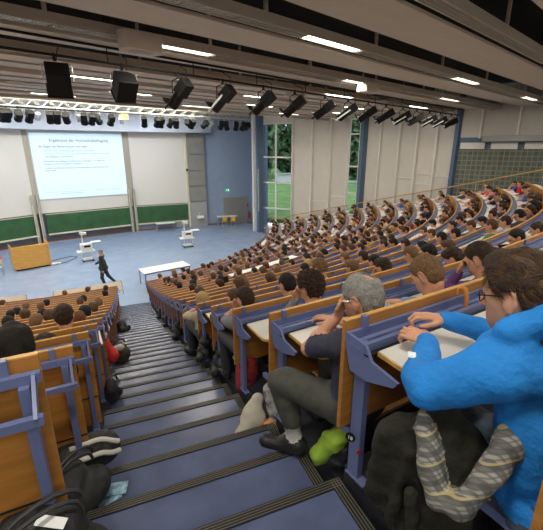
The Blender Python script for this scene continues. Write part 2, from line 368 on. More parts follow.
# ---------------------------------------------------------------- stage wall furniture
def slab(mb, i, s0, s1, z0, z1, off, t, m):                # a slab parallel to facet i
    a, d, n = onwall(i, s0, off+t/2); b, _, _ = onwall(i, s1, off+t/2); zc = Vector((0, 0, (z0+z1)/2)); mb.bar(a+zc, b+zc, t, z1-z0, m)
LF = [0, 0] + [(Vector(FW[i+1])-Vector(FW[i])).length for i in range(2, 5)]
def board_set(name, i, s0, s1, lab):
    r = thing(name, lab, 'board', onwall(i, (s0+s1)/2)[0])
    q = MB(); slab(q, i, s0-.3, s1+.3, 3.0-.95, 7.54, .03, .05, CANVAS); q.build('white_surface', r, world=True)
    q = MB(); slab(q, i, s0, s1, .62, 1.95, .12, .05, GREEN); q.build('chalkboard', r, world=True)
    q = MB(); slab(q, i, s0, s1, .52, .62, .10, .16, CREAM); q.build('chalk_tray', r, world=True)
    q = MB(); slab(q, i, s0, s1, 1.95, 1.99, .12, .06, CREAM); q.build('upper_edge', r, world=True)
    return r
board_set('blackboard', 2, -4.2, LF[2]-.35, 'green chalkboard under a white surface, left end of the stage wall')
board_set('blackboard', 3, .35, LF[3]-.3, 'wide green chalkboard below the projected slide')
board_set('blackboard', 4, .25, 4.35, 'green chalkboard right of the slide under a blank white surface')
COL = mat('column_buff', (.36, .33, .26), .6)
for i, s, lab in ((3, -.12, 'pair of buff sliding rails left of the projected slide'), (3, LF[3]-.05, 'pair of buff sliding rails right of the projected slide')):
    r = thing('board_rail', lab, 'rail', onwall(i, s)[0], 0, 'sliding rails between the boards')
    for dx in (-.17, .17):
        q = MB(); slab(q, i, s+dx-.09, s+dx+.09, 0, 3.35, .1, .24, COL); slab(q, i, s+dx-.09, s+dx-.06, 0, 3.35, .34, .02, CREAM); q.build('upright', r, world=True)
    q = MB(); slab(q, i, s-.22, s+.22, 3.3, 7.54, .09, .05, COL); q.build('backing', r, world=True)
r = thing('acoustic_column', 'tall grey column of perforated panels with a basin at its foot', 'column', onwall(4, 5.2)[0])
for j, (z0, z1) in enumerate(((2.15, 3.35), (3.4, 4.6), (4.65, 5.9), (5.95, 7.5))):
    q = MB(); slab(q, 4, 4.55, 5.95, z0, z1, .1, .12, mat('perforated_grey', (.25, .245, .22), .6, noise=.15, nscale=40)); slab(q, 4, 5.22, 5.28, (z0+z1)/2-.03, (z0+z1)/2+.03, .22, .02, BLK); q.build('perforated_panel', r, world=True)
q = MB(); slab(q, 4, 4.55, 5.95, 0, 2.1, .1, .14, GREYP); q.build('lower_panel', r, world=True)
q = MB(); slab(q, 4, 4.38, 4.52, 0, 7.5, .08, .18, CREAM); q.build('side_rail', r, world=True)
m = MB(); slab(m, 4, 5.0, 5.55, .72, .95, .26, .38, mat('ceramic', (.8, .8, .78), .2)); slab(m, 4, 5.2, 5.3, .95, 1.15, .26, .06, CHROME)
tag(m.build('wash_basin', bevel=.03), 'white wash basin on the grey column of the stage wall', 'basin')
m = MB(); slab(m, 4, 4.36, 4.5, 4.6, 4.8, .28, .14, BLK); tag(m.build('wall_camera', bevel=.02), 'small black camera high beside the grey perforated column', 'camera')
m = MB(); slab(m, 4, 3.3, 4.3, .05, .49, .06, .12, GREYP); tag(m.build('wall_cabinet'), 'low grey cabinet door under the right chalkboard', 'cabinet')
# projected slide
a, d, n = onwall(3, .18, .16); b, _, _ = onwall(3, 6.1, .16)
SL = thing('projected_slide', 'pale blue projected slide with lines of text on the stage wall', 'screen', (a+b)/2+Vector((0, 0, 3.02)), math.atan2(d.y, d.x))
W = (b-a).length; H = 4.35
q = MB(); q.box((0, 0, H/2), (W, .02, H), mat('slide_light', (.5, .55, .6), .6, emit=(.47, .70, .88), es=.40)); q.build('slide_surface', SL)
TXT = mat('slide_ink', (.03, .05, .10), .7); TXL = mat('slide_ink_pale', (.16, .32, .5), .7)
def text(body, x, z, size, m, parent, y=-.015, name='text_line', rot=(rad(90), 0, 0), align='LEFT'):
    cu = bpy.data.curves.new(name, 'FONT'); cu.body = body; cu.size = size; cu.align_x = align; cu.extrude = .001
    o = bpy.data.objects.new(name, cu); C0.objects.link(o); dg = bpy.context.evaluated_depsgraph_get()
    me = bpy.data.meshes.new_from_object(o.evaluated_get(dg)); bpy.data.objects.remove(o)
    me.materials.clear(); me.materials.append(m); t = link(name, me, parent); t.location = (x, y, z); t.rotation_euler = rot; return t
text('Ergebnisse der Hochschulbefragung', -1.85, H-.55, .265, TXT, SL)
for k, (s, x, z, sz, mm) in enumerate([('Ein Bogen der Bewertung ist noch offen:', -2.5, 3.42, .17, TXT), ('Bereits in der Hochschulzeit haben wir uns einen Namen', -2.20, 3.17, .125, TXL), ('gemacht bei Studierenden, die an der Studie teilnahmen, gemessen an der Anzahl der', -2.20, 2.97, .11, TXL), ('aller Befragten in Deutschland', -2.20, 2.77, .125, TXT),
        ('Die Auswahl der beteiligten Studierenden ist gelungen - 7 % haben uns', -2.37, 2.47, .125, TXT), ('bewertet und damit die Ergebnisse bestimmt', -2.37, 2.3, .12, TXT), ('- ca. 60 % der Befragten bewerten das Studienangebot an der Fachhochschule', -2.37, 2.02, .12, TXT), ('Deutschland', -2.37, 1.86, .125, TXT), ('Ergebnisse der Hochschulbefragung', -1.6, .3, .09, TXL)]): text(s, x, z, sz*1.1, mm, SL)
q = MB(); q.box((0, -.014, .45), (W*.86, .006, .012), TXL); q.build('rule_line', SL)
# door, exit sign, extinguisher, tables
a, d, n = onwall(5, 1.45, .01); rzd = math.atan2(d.y, d.x)
r = structure(thing('door_1', None, None, a, rzd))
q = MB(); q.box((.95, -.03, 1.15), (1.9, .05, 2.3), mat('slatted_door', (.36, .36, .33), .55)); q.build('door_leaf', r)
for k in range(14): q.box((.12+k*.13, -.062, 1.15), (.03, .012, 2.2), GREYP)
q.build('slat', r)
q = MB(); q.box((-.04, -.03, 1.17), (.08, .09, 2.38), GREYP); q.box((1.94, -.03, 1.17), (.08, .09, 2.38), GREYP); q.box((.95, -.03, 2.34), (2, .09, .08), GREYP); q.build('door_frame', r)
a, d, n = onwall(5, 1.75, .05); r = thing('exit_sign', 'small green exit sign above the slatted door', 'sign', (a.x, a.y, 2.95), rzd); r.scale = (.75, 1, .75)
q = MB(); q.box((0, 0, 0), (.5, .05, .26), mat('exit_green', (.0, .28, .12), .4, emit=(0, .5, .22), es=.5)); q.build('sign_plate', r)
q = MB(); WH = mat('sign_white', (.9, .95, .9), .4, emit=(.8, 1, .85), es=.8)
q.ell((-.05, -.03, .075), (.022, .006, .022), WH, 8, 5); q.bar((-.06, -.03, .05), (-.03, -.03, -.02), .035, .01, WH, up=(0, 1, 0)); q.bar((-.03, -.03, -.02), (.03, -.03, -.05), .02, .01, WH, up=(0, 1, 0)); q.bar((-.03, -.03, -.02), (-.08, -.03, -.09), .02, .01, WH, up=(0, 1, 0)); q.bar((-.05, -.03, .04), (0.02, -.03, .02), .015, .01, WH, up=(0, 1, 0)); q.box((.15, -.03, 0), (.09, .008, .18), WH); q.build('running_figure', r)
a, d, n = onwall(5, 3.62, .12); r = thing('fire_extinguisher', 'red fire extinguisher on the blue wall right of the slatted door', 'extinguisher', (a.x, a.y, .45), rzd)
q = MB(); RED = mat('red_paint', (.55, .02, .02), .35); q.cyl((0, 0, 0), (0, 0, .5), .09, .09, RED, 14); q.ell((0, 0, .5), (.09, .09, .07), RED); q.build('cylinder', r, smooth=True)
q = MB(); q.cyl((0, 0, .56), (0, 0, .64), .025, .03, BLK, 8); q.build('valve', r); q = MB(); q.tube([(0, -.03, .6), (.1, -.06, .5), (.1, -.08, .2)], .014, BLK, 6); q.build('hose', r)
m = MB(); a, d, n = onwall(5, 3.5, .04); m.box((a.x, a.y, 1.6), (.12, .1, .3), RED, Matrix.Rotation(rzd, 4, 'Z')); tag(m.build('fire_alarm_box'), 'small red fire alarm box above the extinguisher', 'alarm')
def simple_table(name, label, loc, rz, L, D, H, topm, legm, group=None, slant=0):
    r = thing(name, label, 'table', loc, rz, group)
    q = MB(); q.box((0, 0, H-.015), (L, D, .03), topm); q.build('table_top', r, bevel=.004)
    for sx in (-1, 1):
        for sy in (-1, 1): q = MB(); q.box((sx*(L/2-.05), sy*(D/2-.05), (H-.03)/2), (.035, .035, H-.03), legm); q.build('leg', r)
    q = MB(); q.box((0, D/2-.05, H-.07), (L-.12, .02, .05), legm); q.box((0, -D/2+.05, H-.07), (L-.12, .02, .05), legm); q.build('apron', r)
    return r
WT_ = mat('white_table', (.78, .79, .78), .4)
simple_table('folding_table', 'long white table at the foot of the aisle in front of the first bench row', (1.93, 18.7, 0), rad(14), 2.35, .95, .75, WT_, BLUEMET)
simple_table('side_table', 'white table behind two yellow chairs by the slatted door', (8.85, 31.7, 0), rad(-8), 1.75, .6, .78, WT_, GREYP)
simple_table('wall_table', 'low white table under the right chalkboard', (3.6, 31.45, 0), rad(3), 1.5, .5, .6, WT_, GREYP)
def chair(label, loc, rz, m, group=None):
    r = thing('stacking_chair', label, 'chair', loc, rz, group)
    q = MB(); q.box((0, 0, .45), (.42, .42, .03), m); q.build('seat', r, bevel=.01)
    q = MB(); q.box((0, -.2, .7), (.40, .02, .26), m); q.build('backrest', r, bevel=.01)
    for sx in (-1, 1):
        q = MB(); q.cyl((sx*.19, .19, 0), (sx*.18, .17, .44), .012, .012, CHROME, 6); q.build('leg', r)
        q = MB(); q.cyl((sx*.19, -.2, 0), (sx*.18, -.2, .82), .012, .012, CHROME, 6); q.build('leg', r)
YEL = mat('yellow_seat', (.75, .42, .03), .4)
chair('yellow chair at the side table, left one of the pair', (8.45, 31.1, 0), rad(-8), YEL, 'yellow chairs at the side table')
chair('yellow chair at the side table, right one by the door', (9.15, 31.0, 0), rad(-8), YEL, 'yellow chairs at the side table')
chair('red chair left of the wooden lectern, cut by the picture edge', (-6.35, 24.0, 0), rad(160), mat('red_seat', (.6, .05, .02), .4))
chair('cream wooden chair in front of the red chair left of the lectern', (-6.1, 22.9, 0), rad(150), mat('cream_seat', (.62, .52, .28), .5))
# lectern
r = thing('lectern', 'wide yellow-brown wooden lectern on the blue stage floor', 'lectern', (-4.68, 23.95, 0), rad(19)); r.scale = (1.14, 1.14, 1.14)
q = MB(); q.box((0, -.33, .62), (1.55, .03, 1.08), LECT); q.build('front_panel', r, bevel=.004)
for sx in (-1, 1): q = MB(); q.box((sx*.765, .1, .64), (.03, .84, 1.12), LECT); q.build('side_panel', r, bevel=.004)
q = MB(); q.box((0, .12, .98), (1.5, .78, .03), LECT); q.build('shelf', r)
q = MB(); q.box((0, .1, .04), (1.4, .7, .08), BLK); q.build('plinth', r)
for x, y in ((-.3, .1), (.55, .2)):
    m = MB(); m.box((0, 0, .01), (.3, .22, .02), WT_); m.box((0, .1, .05), (.05, .05, .06), WT_); o = m.build('paper_stack'); o.location = Vector((-4.68, 23.95, 1.135)) + Matrix.Rotation(rad(19), 3, 'Z') @ Vector((x, y, 0)); tag(o, 'white papers on the lectern shelf, %s side' % ('left' if x < 0 else 'right'), 'papers')
m = MB(); m.tube([(-3.6, 23.9, .012), (-3.0, 24.3, .012), (-2.5, 25.3, .012), (-2.9, 25.6, .012), (-3.9, 24.9, .012)], .018, BLK, 6); tag(m.build('floor_cable'), 'black cable looping over the stage floor from lectern', 'cable')
m = MB(); m.box((-3.55, 24.15, .03), (.5, .25, .06), WT_); tag(m.build('floor_box'), 'white flat box on the floor beside the lectern', 'box')
def cart(loc, rz, label):
    r = thing('projector_cart', label, 'projector', loc, rz, 'projector carts on the stage')
    W2 = mat('projector_white', (.72, .71, .68), .4)
    q = MB(); q.box((0, 0, .14), (.62, .5, .05), W2); q.build('lower_shelf', r, bevel=.005)
    q = MB(); q.box((-.05, 0, .62), (.95, .5, .05), W2); q.build('middle_shelf', r, bevel=.005)
    q = MB(); q.box((0, 0, .85), (.62, .48, .42), W2); q.box((.02, -.245, .93), (.34, .01, .12), BLK); q.build('projector_box', r, bevel=.02)
    q = MB(); q.box((.55, .05, 1.1), (.55, .42, .03), W2); q.build('side_shelf', r)
    q = MB(); q.cyl((-.15, .1, 1.05), (-.15, .1, 1.6), .035, .03, W2, 8); q.box((-.08, 0, 1.66), (.34, .22, .12), W2); q.ell((-.2, -.02, 1.7), (.1, .1, .09), W2); q.build('projection_head', r, smooth=True)
    for sx in (-1, 1):
        for sy in (-1, 1):
            q = MB(); q.box((sx*.27, sy*.2, .38), (.03, .03, .46), CHROME); q.build('post', r)
            q = MB(); q.cyl((sx*.27, sy*.2-.015, .05), (sx*.27, sy*.2+.015, .05), .05, .05, BLK, 10); q.build('wheel', r)
cart((-1.85, 24.15, 0), rad(12), 'white overhead projector cart between lectern and walking man')
cart((4.25, 25.3, 0), rad(5), 'white overhead projector cart on the right half of the stage')
# ---------------------------------------------------------------- stage lights
def aim(dirv):
    d = Vector(dirv).normalized(); x = d.cross(Vector((0, 0, 1))).normalized(); z = x.cross(d); return Matrix((x, d, z)).transposed().to_4x4()
ORD = ['first', 'second', 'third', 'fourth', 'fifth', 'sixth', 'seventh', 'eighth', 'ninth', 'tenth', 'eleventh', 'twelfth', 'thirteenth', 'fourteenth', 'fifteenth', 'sixteenth', 'seventeenth', 'eighteenth', 'nineteenth', 'twentieth']
BAR0 = Vector((-2.6, 7.9, 8.02)); BARD = Vector((.927, .375, 0)).normalized()
rb = thing('lighting_bar', 'long black lighting bar hanging under the ceiling across the hall', 'bar', BAR0)
q = MB(); q.cyl(BAR0, BAR0+BARD*21.3, .025, .025, BLK, 8); q.cyl(BAR0+Vector((0, 0, .28)), BAR0+BARD*21.3+Vector((0, 0, .28)), .025, .025, BLK, 8); q.build('bar', rb, world=True)
for s in range(1, 21, 2): q = MB(); p = BAR0+BARD*s; q.cyl(p, p+Vector((0, 0, 1.4)), .012, .012, BLK, 6); q.build('hanger', rb, world=True)
def theatre_spot(px_az, label, kind):
    t = math.tan(rad(px_az)); s = (t*BAR0.y-BAR0.x)/(BARD.x-t*BARD.y); p = BAR0+BARD*s
    r = thing('stage_spotlight', label, 'spotlight', p, 0, 'spotlights on the long lighting bar')
    tgt = Vector((2.0, 24, 1.5)) if kind else Vector((-1.5, 16, 0))
    d = (tgt-p); d = d.normalized() + Vector((-.45, -.25, -.25)) if kind else d; R = aim(d)
    q = MB(); q.bar((-.02, 0, .03), (-.02, 0, -.1), .05, .05, BLK); q.build('clamp', r)
    c = Vector((0, 0, -.42)); tr = Matrix.Translation(c) @ R
    q = MB(); q.X = tr
    if kind:
        q.box((0, -.16, 0), (.25, .36, .25), BLK); q.cyl((0, 0, 0), (0, .38, 0), .12, .125, BLK, 14); q.build('lamp_body', r, smooth=True)
        q = MB(); q.X = tr; q.cyl((0, .375, 0), (0, .39, 0), .10, .10, mat('lens', (.25, .28, .3), .05), 14); q.build('lens', r)
        q = MB(); q.X = tr; q.box((-.15, .2, 0), (.012, .6, .05), CHROME if len(label) % 2 else BLK); q.box((0, .4, .17), (.3, .01, .16), BLK); q.build('barn_door', r)
    else:
        q.box((0, -.02, 0), (.40, .44, .38), BLK); q.box((0, .22, 0), (.44, .02, .42), BLK); q.build('lamp_body', r, bevel=.03)
        q = MB(); q.X = tr; q.cyl((0, .22, 0), (0, .26, 0), .15, .15, mat('lens', (.25, .28, .3), .05), 16); q.build('lens', r)
    q = MB(); w_ = .17 if kind else .25
    q.tube([(-w_, 0, -.42), (-w_, 0, -.16), (0, 0, -.08), (w_, 0, -.16), (w_, 0, -.42)], .014, BLK if kind else CHROME, 6); q.build('yoke', r)
    q = MB(); q.X = tr; q.tube([(0, -.34, .05), (.05, -.45, .25), (.1, -.3, .6)], .009, BLK, 6); q.build('cable', r)
def az_of(px, py=100):
    x = px-271.5; u = 265-py; fw = 380*math.cos(rad(17.1))+u*math.sin(rad(17.1)); return 22.3+math.degrees(math.atan2(x, fw))
SPX = [60, 125, 180, 224, 264, 295, 325, 348, 368, 386, 403, 417, 430, 441, 452]
for i, x in enumerate(SPX): theatre_spot(az_of(x, 90 if x < 200 else 112), 'black theatre spotlight on the long bar, %s from the left' % ORD[i], 0 if i < 2 else 1)
# truss with its small lamps
T0 = vu(22.6, -9.5, 8.32); T1 = vu(22.6, 18.5, 8.32)
rt = thing('lighting_truss', 'bright metal lighting truss spanning above the stage front', 'truss', T0)
q = MB(); td = (T1-T0).normalized(); tl = (T1-T0).length
for dz, dv in ((0, -.17), (0, .17), (.32, -.17), (.32, .17)): q.cyl(T0+AX*dv+Vector((0, 0, dz)), T1+AX*dv+Vector((0, 0, dz)), .027, .027, CHROME, 6)
k = 0; s = 0
while s < tl-.35:
    for dv in (-.17, .17): q.cyl(T0+td*s+AX*dv+Vector((0, 0, .32*(k % 2))), T0+td*(s+.35)+AX*dv+Vector((0, 0, .32*((k+1) % 2))), .015, .015, CHROME, 5)
    q.cyl(T0+td*s-AX*.17, T0+td*(s+.35)+AX*.17, .012, .012, CHROME, 5); s += .35; k += 1
q.build('truss_frame', rt, world=True)
for s in range(1, 28, 3): q = MB(); q.cyl(T0+td*s+Vector((0, 0, .3)), T0+td*s+Vector((0, 0, .7)), .01, .01, BLK, 5); q.build('hanger', rt, world=True)
TPX = [3, 8, 19, 30, 38, 50, 57, 66, 79, 84, 92, 97, 111, 121, 144, 157, 161, 171, 176, 188, 192, 205, 211, 221, 226, 236, 243, 247]
for i, x in enumerate(TPX):
    t = math.tan(rad(az_of(x, 118))); s = (t*T0.y-T0.x)/(td.x-t*td.y); p = T0+td*s; small = i in (4, 8, 13, 22)
    r = thing('truss_lamp', 'small %s stage lamp under the truss, %s from the %s' % ('silver' if small else 'black', ORD[i] if i < 14 else ORD[len(TPX)-1-i], 'left' if i < 14 else 'right'), 'lamp', p, random.uniform(-.5, .5), 'small lamps under the truss')
    mm = CHROME if small else BLK; e = .6 if small else 1
    R = aim((random.uniform(-.5, .3), 1, random.uniform(-1.6, -.5))); tr = Matrix.Translation((0, 0, -.42)) @ R
    q = MB(); q.X = tr; q.box((0, -.1, 0), (.3*e, .3*e, .32*e), mm); q.cyl((0, 0, 0), (0, .32*e, 0), .15*e, .19*e, mm, 10); q.build('lamp_body', r)
    q = MB(); q.X = tr; q.cyl((0, .30*e, 0), (0, .335*e, 0), .15*e, .15*e, mat('lens', (.25, .28, .3), .05), 10); q.build('lens', r)
    q = MB(); q.tube([(-.2*e, 0, -.42), (-.2*e, 0, -.12), (.2*e, 0, -.12), (.2*e, 0, -.42)], .016, CHROME, 5); q.cyl((0, 0, -.12), (0, 0, .02), .02, .02, BLK, 6); q.build('yoke', r)
m = MB(); o = MB(); o.box((0, 0, 0), (.45, .3, .35), mat('yellow_box', (.75, .6, .25), .5)); t = math.tan(rad(az_of(124, 116))); s = (t*T0.y-T0.x)/(td.x-t*td.y)
o = o.build('junction_box'); o.location = T0+td*s+Vector((0, 0, -.24)); tag(o, 'small yellow junction box under the middle of the truss', 'box')
# ---------------------------------------------------------------- bench rows
SLOTM = mat('slot_black', (.01, .01, .012), .5)
def desk(mb, R, p0, p1, n, d0, d1, z0, z1, t, m, rnd=True):
    vs = []; L = R*(p1-p0); ss = [0, .01, .025, .05, .08] + [L*i/n for i in range(1, n)] + [L] if rnd else [L*i/n for i in range(n+1)]
    for s in ss:
        e = .07-math.sqrt(max(0, .07**2-(.07-min(s, .07))**2)) if rnd else 0
        ph = p0+s/R
        for dr, z in ((d0, z0), (d1-e, z1), (d1-e, z1-t), (d0, z0-t)): vs.append((CC[0]+(R+dr)*math.sin(ph), CC[1]-(R+dr)*math.cos(ph), z))
    fs = []; k = 4
    for i in range(1, len(ss)): b = (i-1)*k; fs += [(b+j, b+(j+1) % k, b+k+(j+1) % k, b+k+j) for j in range(k)]
    fs += [(3, 2, 1, 0), tuple(range(len(vs)-4, len(vs)))]
    mb.add(vs, fs, m)
ROWN = ORD[:18][::-1]
def bench(k, side):
    R = rk(k) - ((.24 if k == 0 else .12) if side < 0 else 0); z = tz(k); T = z+.80+((.05 if k == 0 else .03) if side < 0 else 0)
    rel = 'on the stage floor edge' if k == 17 else ''
    if side > 0: p0, p1 = ph_at(R, XR-.03), ph_end(R); n = 40
    else: p0, p1 = ph_at(R, XL+.02), rad(-23) if k > 5 else rad(-17); n = 14
    S1 = 1 if side > 0 else -1; e = p0 + S1*.06/R; nm = 'right' if side > 0 else 'left'
    nth = ROWN[k] if 0 <= k < 18 else 'nineteenth'
    r = thing('bench_row', 'wooden bench row with blue frame, %s block, %s row up from the stage' % (nm, nth), 'bench', P(R, p0, z), 0, 'curved bench rows of the %s block' % nm)
    lo = T-.56 if side > 0 else z-.28
    q = MB(); q.arc([(-.022, T), (0, T), (0, lo), (-.022, lo)], R, p0, p1, n, WOOD)
    q.arc([(-.0225, T+.002), (.0005, T+.002), (.0005, T-.004), (-.0225, T-.004)], R, p0, p1, n, WOODE)
    if side < 0: q.arc([(.0, z+.26), (.004, z+.26), (.004, z+.252), (0, z+.252)], R, p0, p1, n, BLACK)
    q.build('back_panel', r, world=True, smooth=True)
    q = MB()
    if side > 0 or k > 3:
        q.arc([(.004, T-.105), (.004, T-.048), (.020, T-.048), (.020, T-.09), (.10, T-.09), (.10, T-.062), (.118, T-.062), (.118, T-.105)], R, p0, p1, n, BLUEMET)
        q.arc([(.045, T-.078), (.060, T-.078), (.060, T-.09), (.045, T-.09)], R, p0, p1, n, BLUEMET)
        q.arc([(.118, T-.098), (.142, T-.098), (.142, T-.106), (.118, T-.106)], R, p0, p1, n, SLOTM)
    else:
        q.arc([(.02, T-.045), (.048, T-.045), (.048, T-.08), (.02, T-.08)], R, p0, p1, n, BLUEMET)
        q.arc([(.15, T-.13), (.175, T-.13), (.175, T-.16), (.15, T-.16)], R, p0, p1, n, BLUEMET)
        for j in range(0, 5): ph = p0+S1*(.02+j*1.2)/R; q.bar(P(R+.03, ph, T-.06), P(R+.17, ph, T-.145), .012, .04, BLUEMET)
    q.build('rail', r, world=True)
    if side > 0 or k > 3:
        q = MB(); desk(q, R, e, p1, n, .142, .47, T-.093, T-.108, .004, WHITE, side > 0); q.build('desktop', r, world=True)
        q = MB(); desk(q, R, e-S1*.004/R, p1, n, .14, .476, T-.0975, T-.1125, .018, WOODE, side > 0); q.build('desk_edge', r, world=True)
    if k == 17 and side < 0:
        pass
    # end bracket plate and tabs
    q = MB(); poly = [(.0, -.05), (.12, -.06), (.16, -.12), (.30, -.14), (.28, -.17), (.14, -.22), (.04, -.22), (.0, -.1)]
    for t_ in (0,):
        vs = [P(R+dr, p0+S1*.002/R, T+dz) for dr, dz in poly] + [P(R+dr, p0+S1*.016/R, T+dz) for dr, dz in poly]; N = len(poly)
        q.add(vs, [tuple(range(N)), tuple(range(2*N-1, N-1, -1))] + [(i, (i+1) % N, N+(i+1) % N, N+i) for i in range(N)], BLUEMET)
    if side > 0 or k > 3: q.build('end_bracket', r, world=True)
    if k < 7:
        for j in range(4): q = MB(); c = P(R+.012, p0+S1*(.10+j*1.2)/R, T-.02); q.box(c, (.026, .026, .06), BLUEMET, Matrix.Rotation(p0, 4, 'Z')); q.build('clip', r, world=True)
    # posts
    nleg = 9 if side > 0 else 4
    for j in range(nleg):
        ph = p0+S1*(.05+j*2.3)/R
        if (side > 0 and ph > p1) or (side < 0 and ph < p1): break
        q = MB(); dr = .07 if side > 0 else .04; c = P(R+dr, ph, (z+T-.08)/2); q.box(c, (.032, .065, T-.08-z), BLUEMET, Matrix.Rotation(ph, 4, 'Z'))
        q.box(P(R+dr+.02, ph, z+.004), (.05, .12, .008), BLUEMET, Matrix.Rotation(ph, 4, 'Z')); q.build('leg', r, world=True)
    # seat of the people in front of this panel
    if k < 17:
        z2 = tz(k+1); q = MB(); q.arc([(-.38, z2+.44), (-.38, z2+.46), (-.08, z2+.445), (-.08, z2+.425)], R, p0+S1*{0: .22, -1: .16}.get(k, .5)/R, p1, n, WOODE); q.build('seat', r, world=True)
        for j in range(nleg if k < 4 else 0):
            q = MB(); ph = p0+S1*(.16+j*2.3)/R
            if (side > 0 and ph > p1) or (side < 0 and ph < p1): break
            q.bar(P(R-.03, ph, z2+.42), P(R-.36, ph, z2+.42), .03, .035, BLUEMET); q.bar(P(R-.05, ph, z2+.42), P(R-.05, ph, z2), .04, .04, BLUEMET)
            q.build('seat_support', r, world=True)
    return r
BR = {}
for k in range(-1, 18): BR[(k, 1)] = bench(k, 1)
for k in range(0, 18): BR[(k, -1)] = bench(k, -1)
# folded flaps of the front row on the left
for x0, ph in ((-4.9, 0), (-2.6, 0), (-1.3, 0)):
    R = rk(17)-.3; p = ph_at(R, x0); q = ph_at(R, x0+(1.15 if x0 > -4 else 1.4)); T = tz(17)
    f = MB(); f.arc([(.2, T+.58), (.22, T+.60), (.02, T+.97), (0, T+.95)], R, p, q, 4, mat('flap_cream', (.70, .64, .52), .5)); f.build('desk_flap', BR[(17, -1)], world=True)
    for a_ in (q, p): f = MB(); f.bar(P(R+.25, a_, T+.45), P(R+.0, a_, T+.97), .03, .04, BLUEMET); f.build('flap_bracket', BR[(17, -1)], world=True)
# ---------------------------------------------------------------- people: smooth-union bodies meshed with surface nets
def V3(*a): return np.array(a, dtype=np.float32)
def cap(a, b, ra, rb, tag, k=.03): return ('c', np.array(a, np.float32), np.array(b, np.float32), ra, rb, tag, k)
def ell(c, r, tag, k=.03, rot=None): return ('e', np.array(c, np.float32), np.array(r, np.float32), np.array(rot if rot is not None else np.eye(3), np.float32), 0, tag, k)
def dist(p, X):
    if p[0] == 'c':
        a, b, ra, rb = p[1:5]; ab = b-a; L = float(ab@ab)+1e-9
        t = np.clip(((X-a)@ab)/L, 0, 1); return np.linalg.norm(X-a-t[..., None]*ab, axis=-1) - (ra+(rb-ra)*t)
    c, r, R = p[1:4]; Y = (X-c)@R; k0 = np.linalg.norm(Y/r, axis=-1); k1 = np.linalg.norm(Y/(r*r), axis=-1)
    return k0*(k0-1)/np.maximum(k1, 1e-6)
def bbox(p):
    if p[0] == 'c': a, b = p[1], p[2]; R = max(p[3], p[4]); return np.minimum(a, b)-R, np.maximum(a, b)+R
    R = float(max(p[2])); return p[1]-R, p[1]+R
def surf(prims, h, post=None, cuts=()):
    lo = np.min([bbox(p)[0] for p in prims], axis=0)-3*h-.02; hi = np.max([bbox(p)[1] for p in prims], axis=0)+3*h+.02
    n = np.ceil((hi-lo)/h).astype(int)+1; ax = [lo[i]+h*np.arange(n[i], dtype=np.float32) for i in range(3)]
    D = np.full(n, .5, np.float32)
    for p in prims:
        a, b = bbox(p); k = p[6]; mgn = k+2*h
        i0 = np.maximum(((a-mgn-lo)/h).astype(int), 0); i1 = np.minimum(((b+mgn-lo)/h).astype(int)+2, n)
        sl = tuple(slice(i0[i], i1[i]) for i in range(3)); G = np.stack(np.meshgrid(*[ax[i][sl[i]] for i in range(3)], indexing='ij'), -1).astype(np.float32)
        d = dist(p, G); A = D[sl]; q = np.clip(.5+.5*(A-d)/k, 0, 1); D[sl] = A*(1-q)+d*q-k*q*(1-q)
    if post: D = post(D, np.stack(np.meshgrid(*ax, indexing='ij'), -1).astype(np.float32))
    ins = D < 0; cnt = np.zeros(n-1, np.int8)
    for i in (0, 1):
        for j in (0, 1):
            for l in (0, 1): cnt += ins[i:n[0]-1+i, j:n[1]-1+j, l:n[2]-1+l]
    cells = np.argwhere((cnt > 0) & (cnt < 8)); idx = np.full(n-1, -1, np.int64); idx[tuple(cells.T)] = np.arange(len(cells))
    acc = np.zeros((len(cells), 3), np.float32); w_ = np.zeros(len(cells), np.float32)
    cor = [(i, j, l) for i in (0, 1) for j in (0, 1) for l in (0, 1)]
    for a in cor:
        for ax_ in range(3):
            if a[ax_]: continue
            b = list(a); b[ax_] = 1; va = D[tuple((cells+a).T)]; vb = D[tuple((cells+b).T)]; m_ = (va < 0) != (vb < 0)
            t = np.where(m_, va/np.where(va-vb == 0, 1, va-vb), 0); pt = np.array(a, np.float32)[None]+t[:, None]*(np.array(b)-np.array(a))[None]
            acc += pt*m_[:, None]; w_ += m_
    V = lo + h*(cells + acc/np.maximum(w_, 1)[:, None]); F = []
    for ax_ in range(3):
        u, v = (ax_+1) % 3, (ax_+2) % 3
        s0 = [slice(None)]*3; s1 = [slice(None)]*3; s0[ax_] = slice(0, n[ax_]-1); s1[ax_] = slice(1, n[ax_])
        ch = np.argwhere(ins[tuple(s0)] != ins[tuple(s1)]); ch = ch[(ch[:, u] > 0) & (ch[:, v] > 0) & (ch[:, u] < n[u]-1) & (ch[:, v] < n[v]-1)]
        q = []
        for du, dv in ((-1, -1), (0, -1), (0, 0), (-1, 0)):
            c = ch.copy(); c[:, u] += du; c[:, v] += dv; q.append(idx[tuple(c.T)])
        q = np.stack(q, 1); fl = ins[tuple(ch.T)]; q[~fl] = q[~fl][:, ::-1]; F.append(q)
    return V.astype(np.float32), np.concatenate(F)
def tagsat(prims, X):
    best = np.full(len(X), 9, np.float32); tg = np.zeros(len(X), int); names = []
    for p in prims:
        if p[5] not in names: names.append(p[5])
        d = dist(p, X); m_ = d < best; best[m_] = d[m_]; tg[m_] = names.index(p[5])
    return tg, names
SKIN = mat('skin', (.58, .30, .185), .55, spec=.3, noise=.08, nscale=25); LIP = mat('lip', (.42, .17, .13), .5); EYE = mat('eye_dark', (.03, .02, .015), .2)
PANT = mat('dark_trousers', (.035, .038, .045), .8, noise=.2, nscale=30); SHOE = mat('black_shoe', (.012, .012, .012), .45)
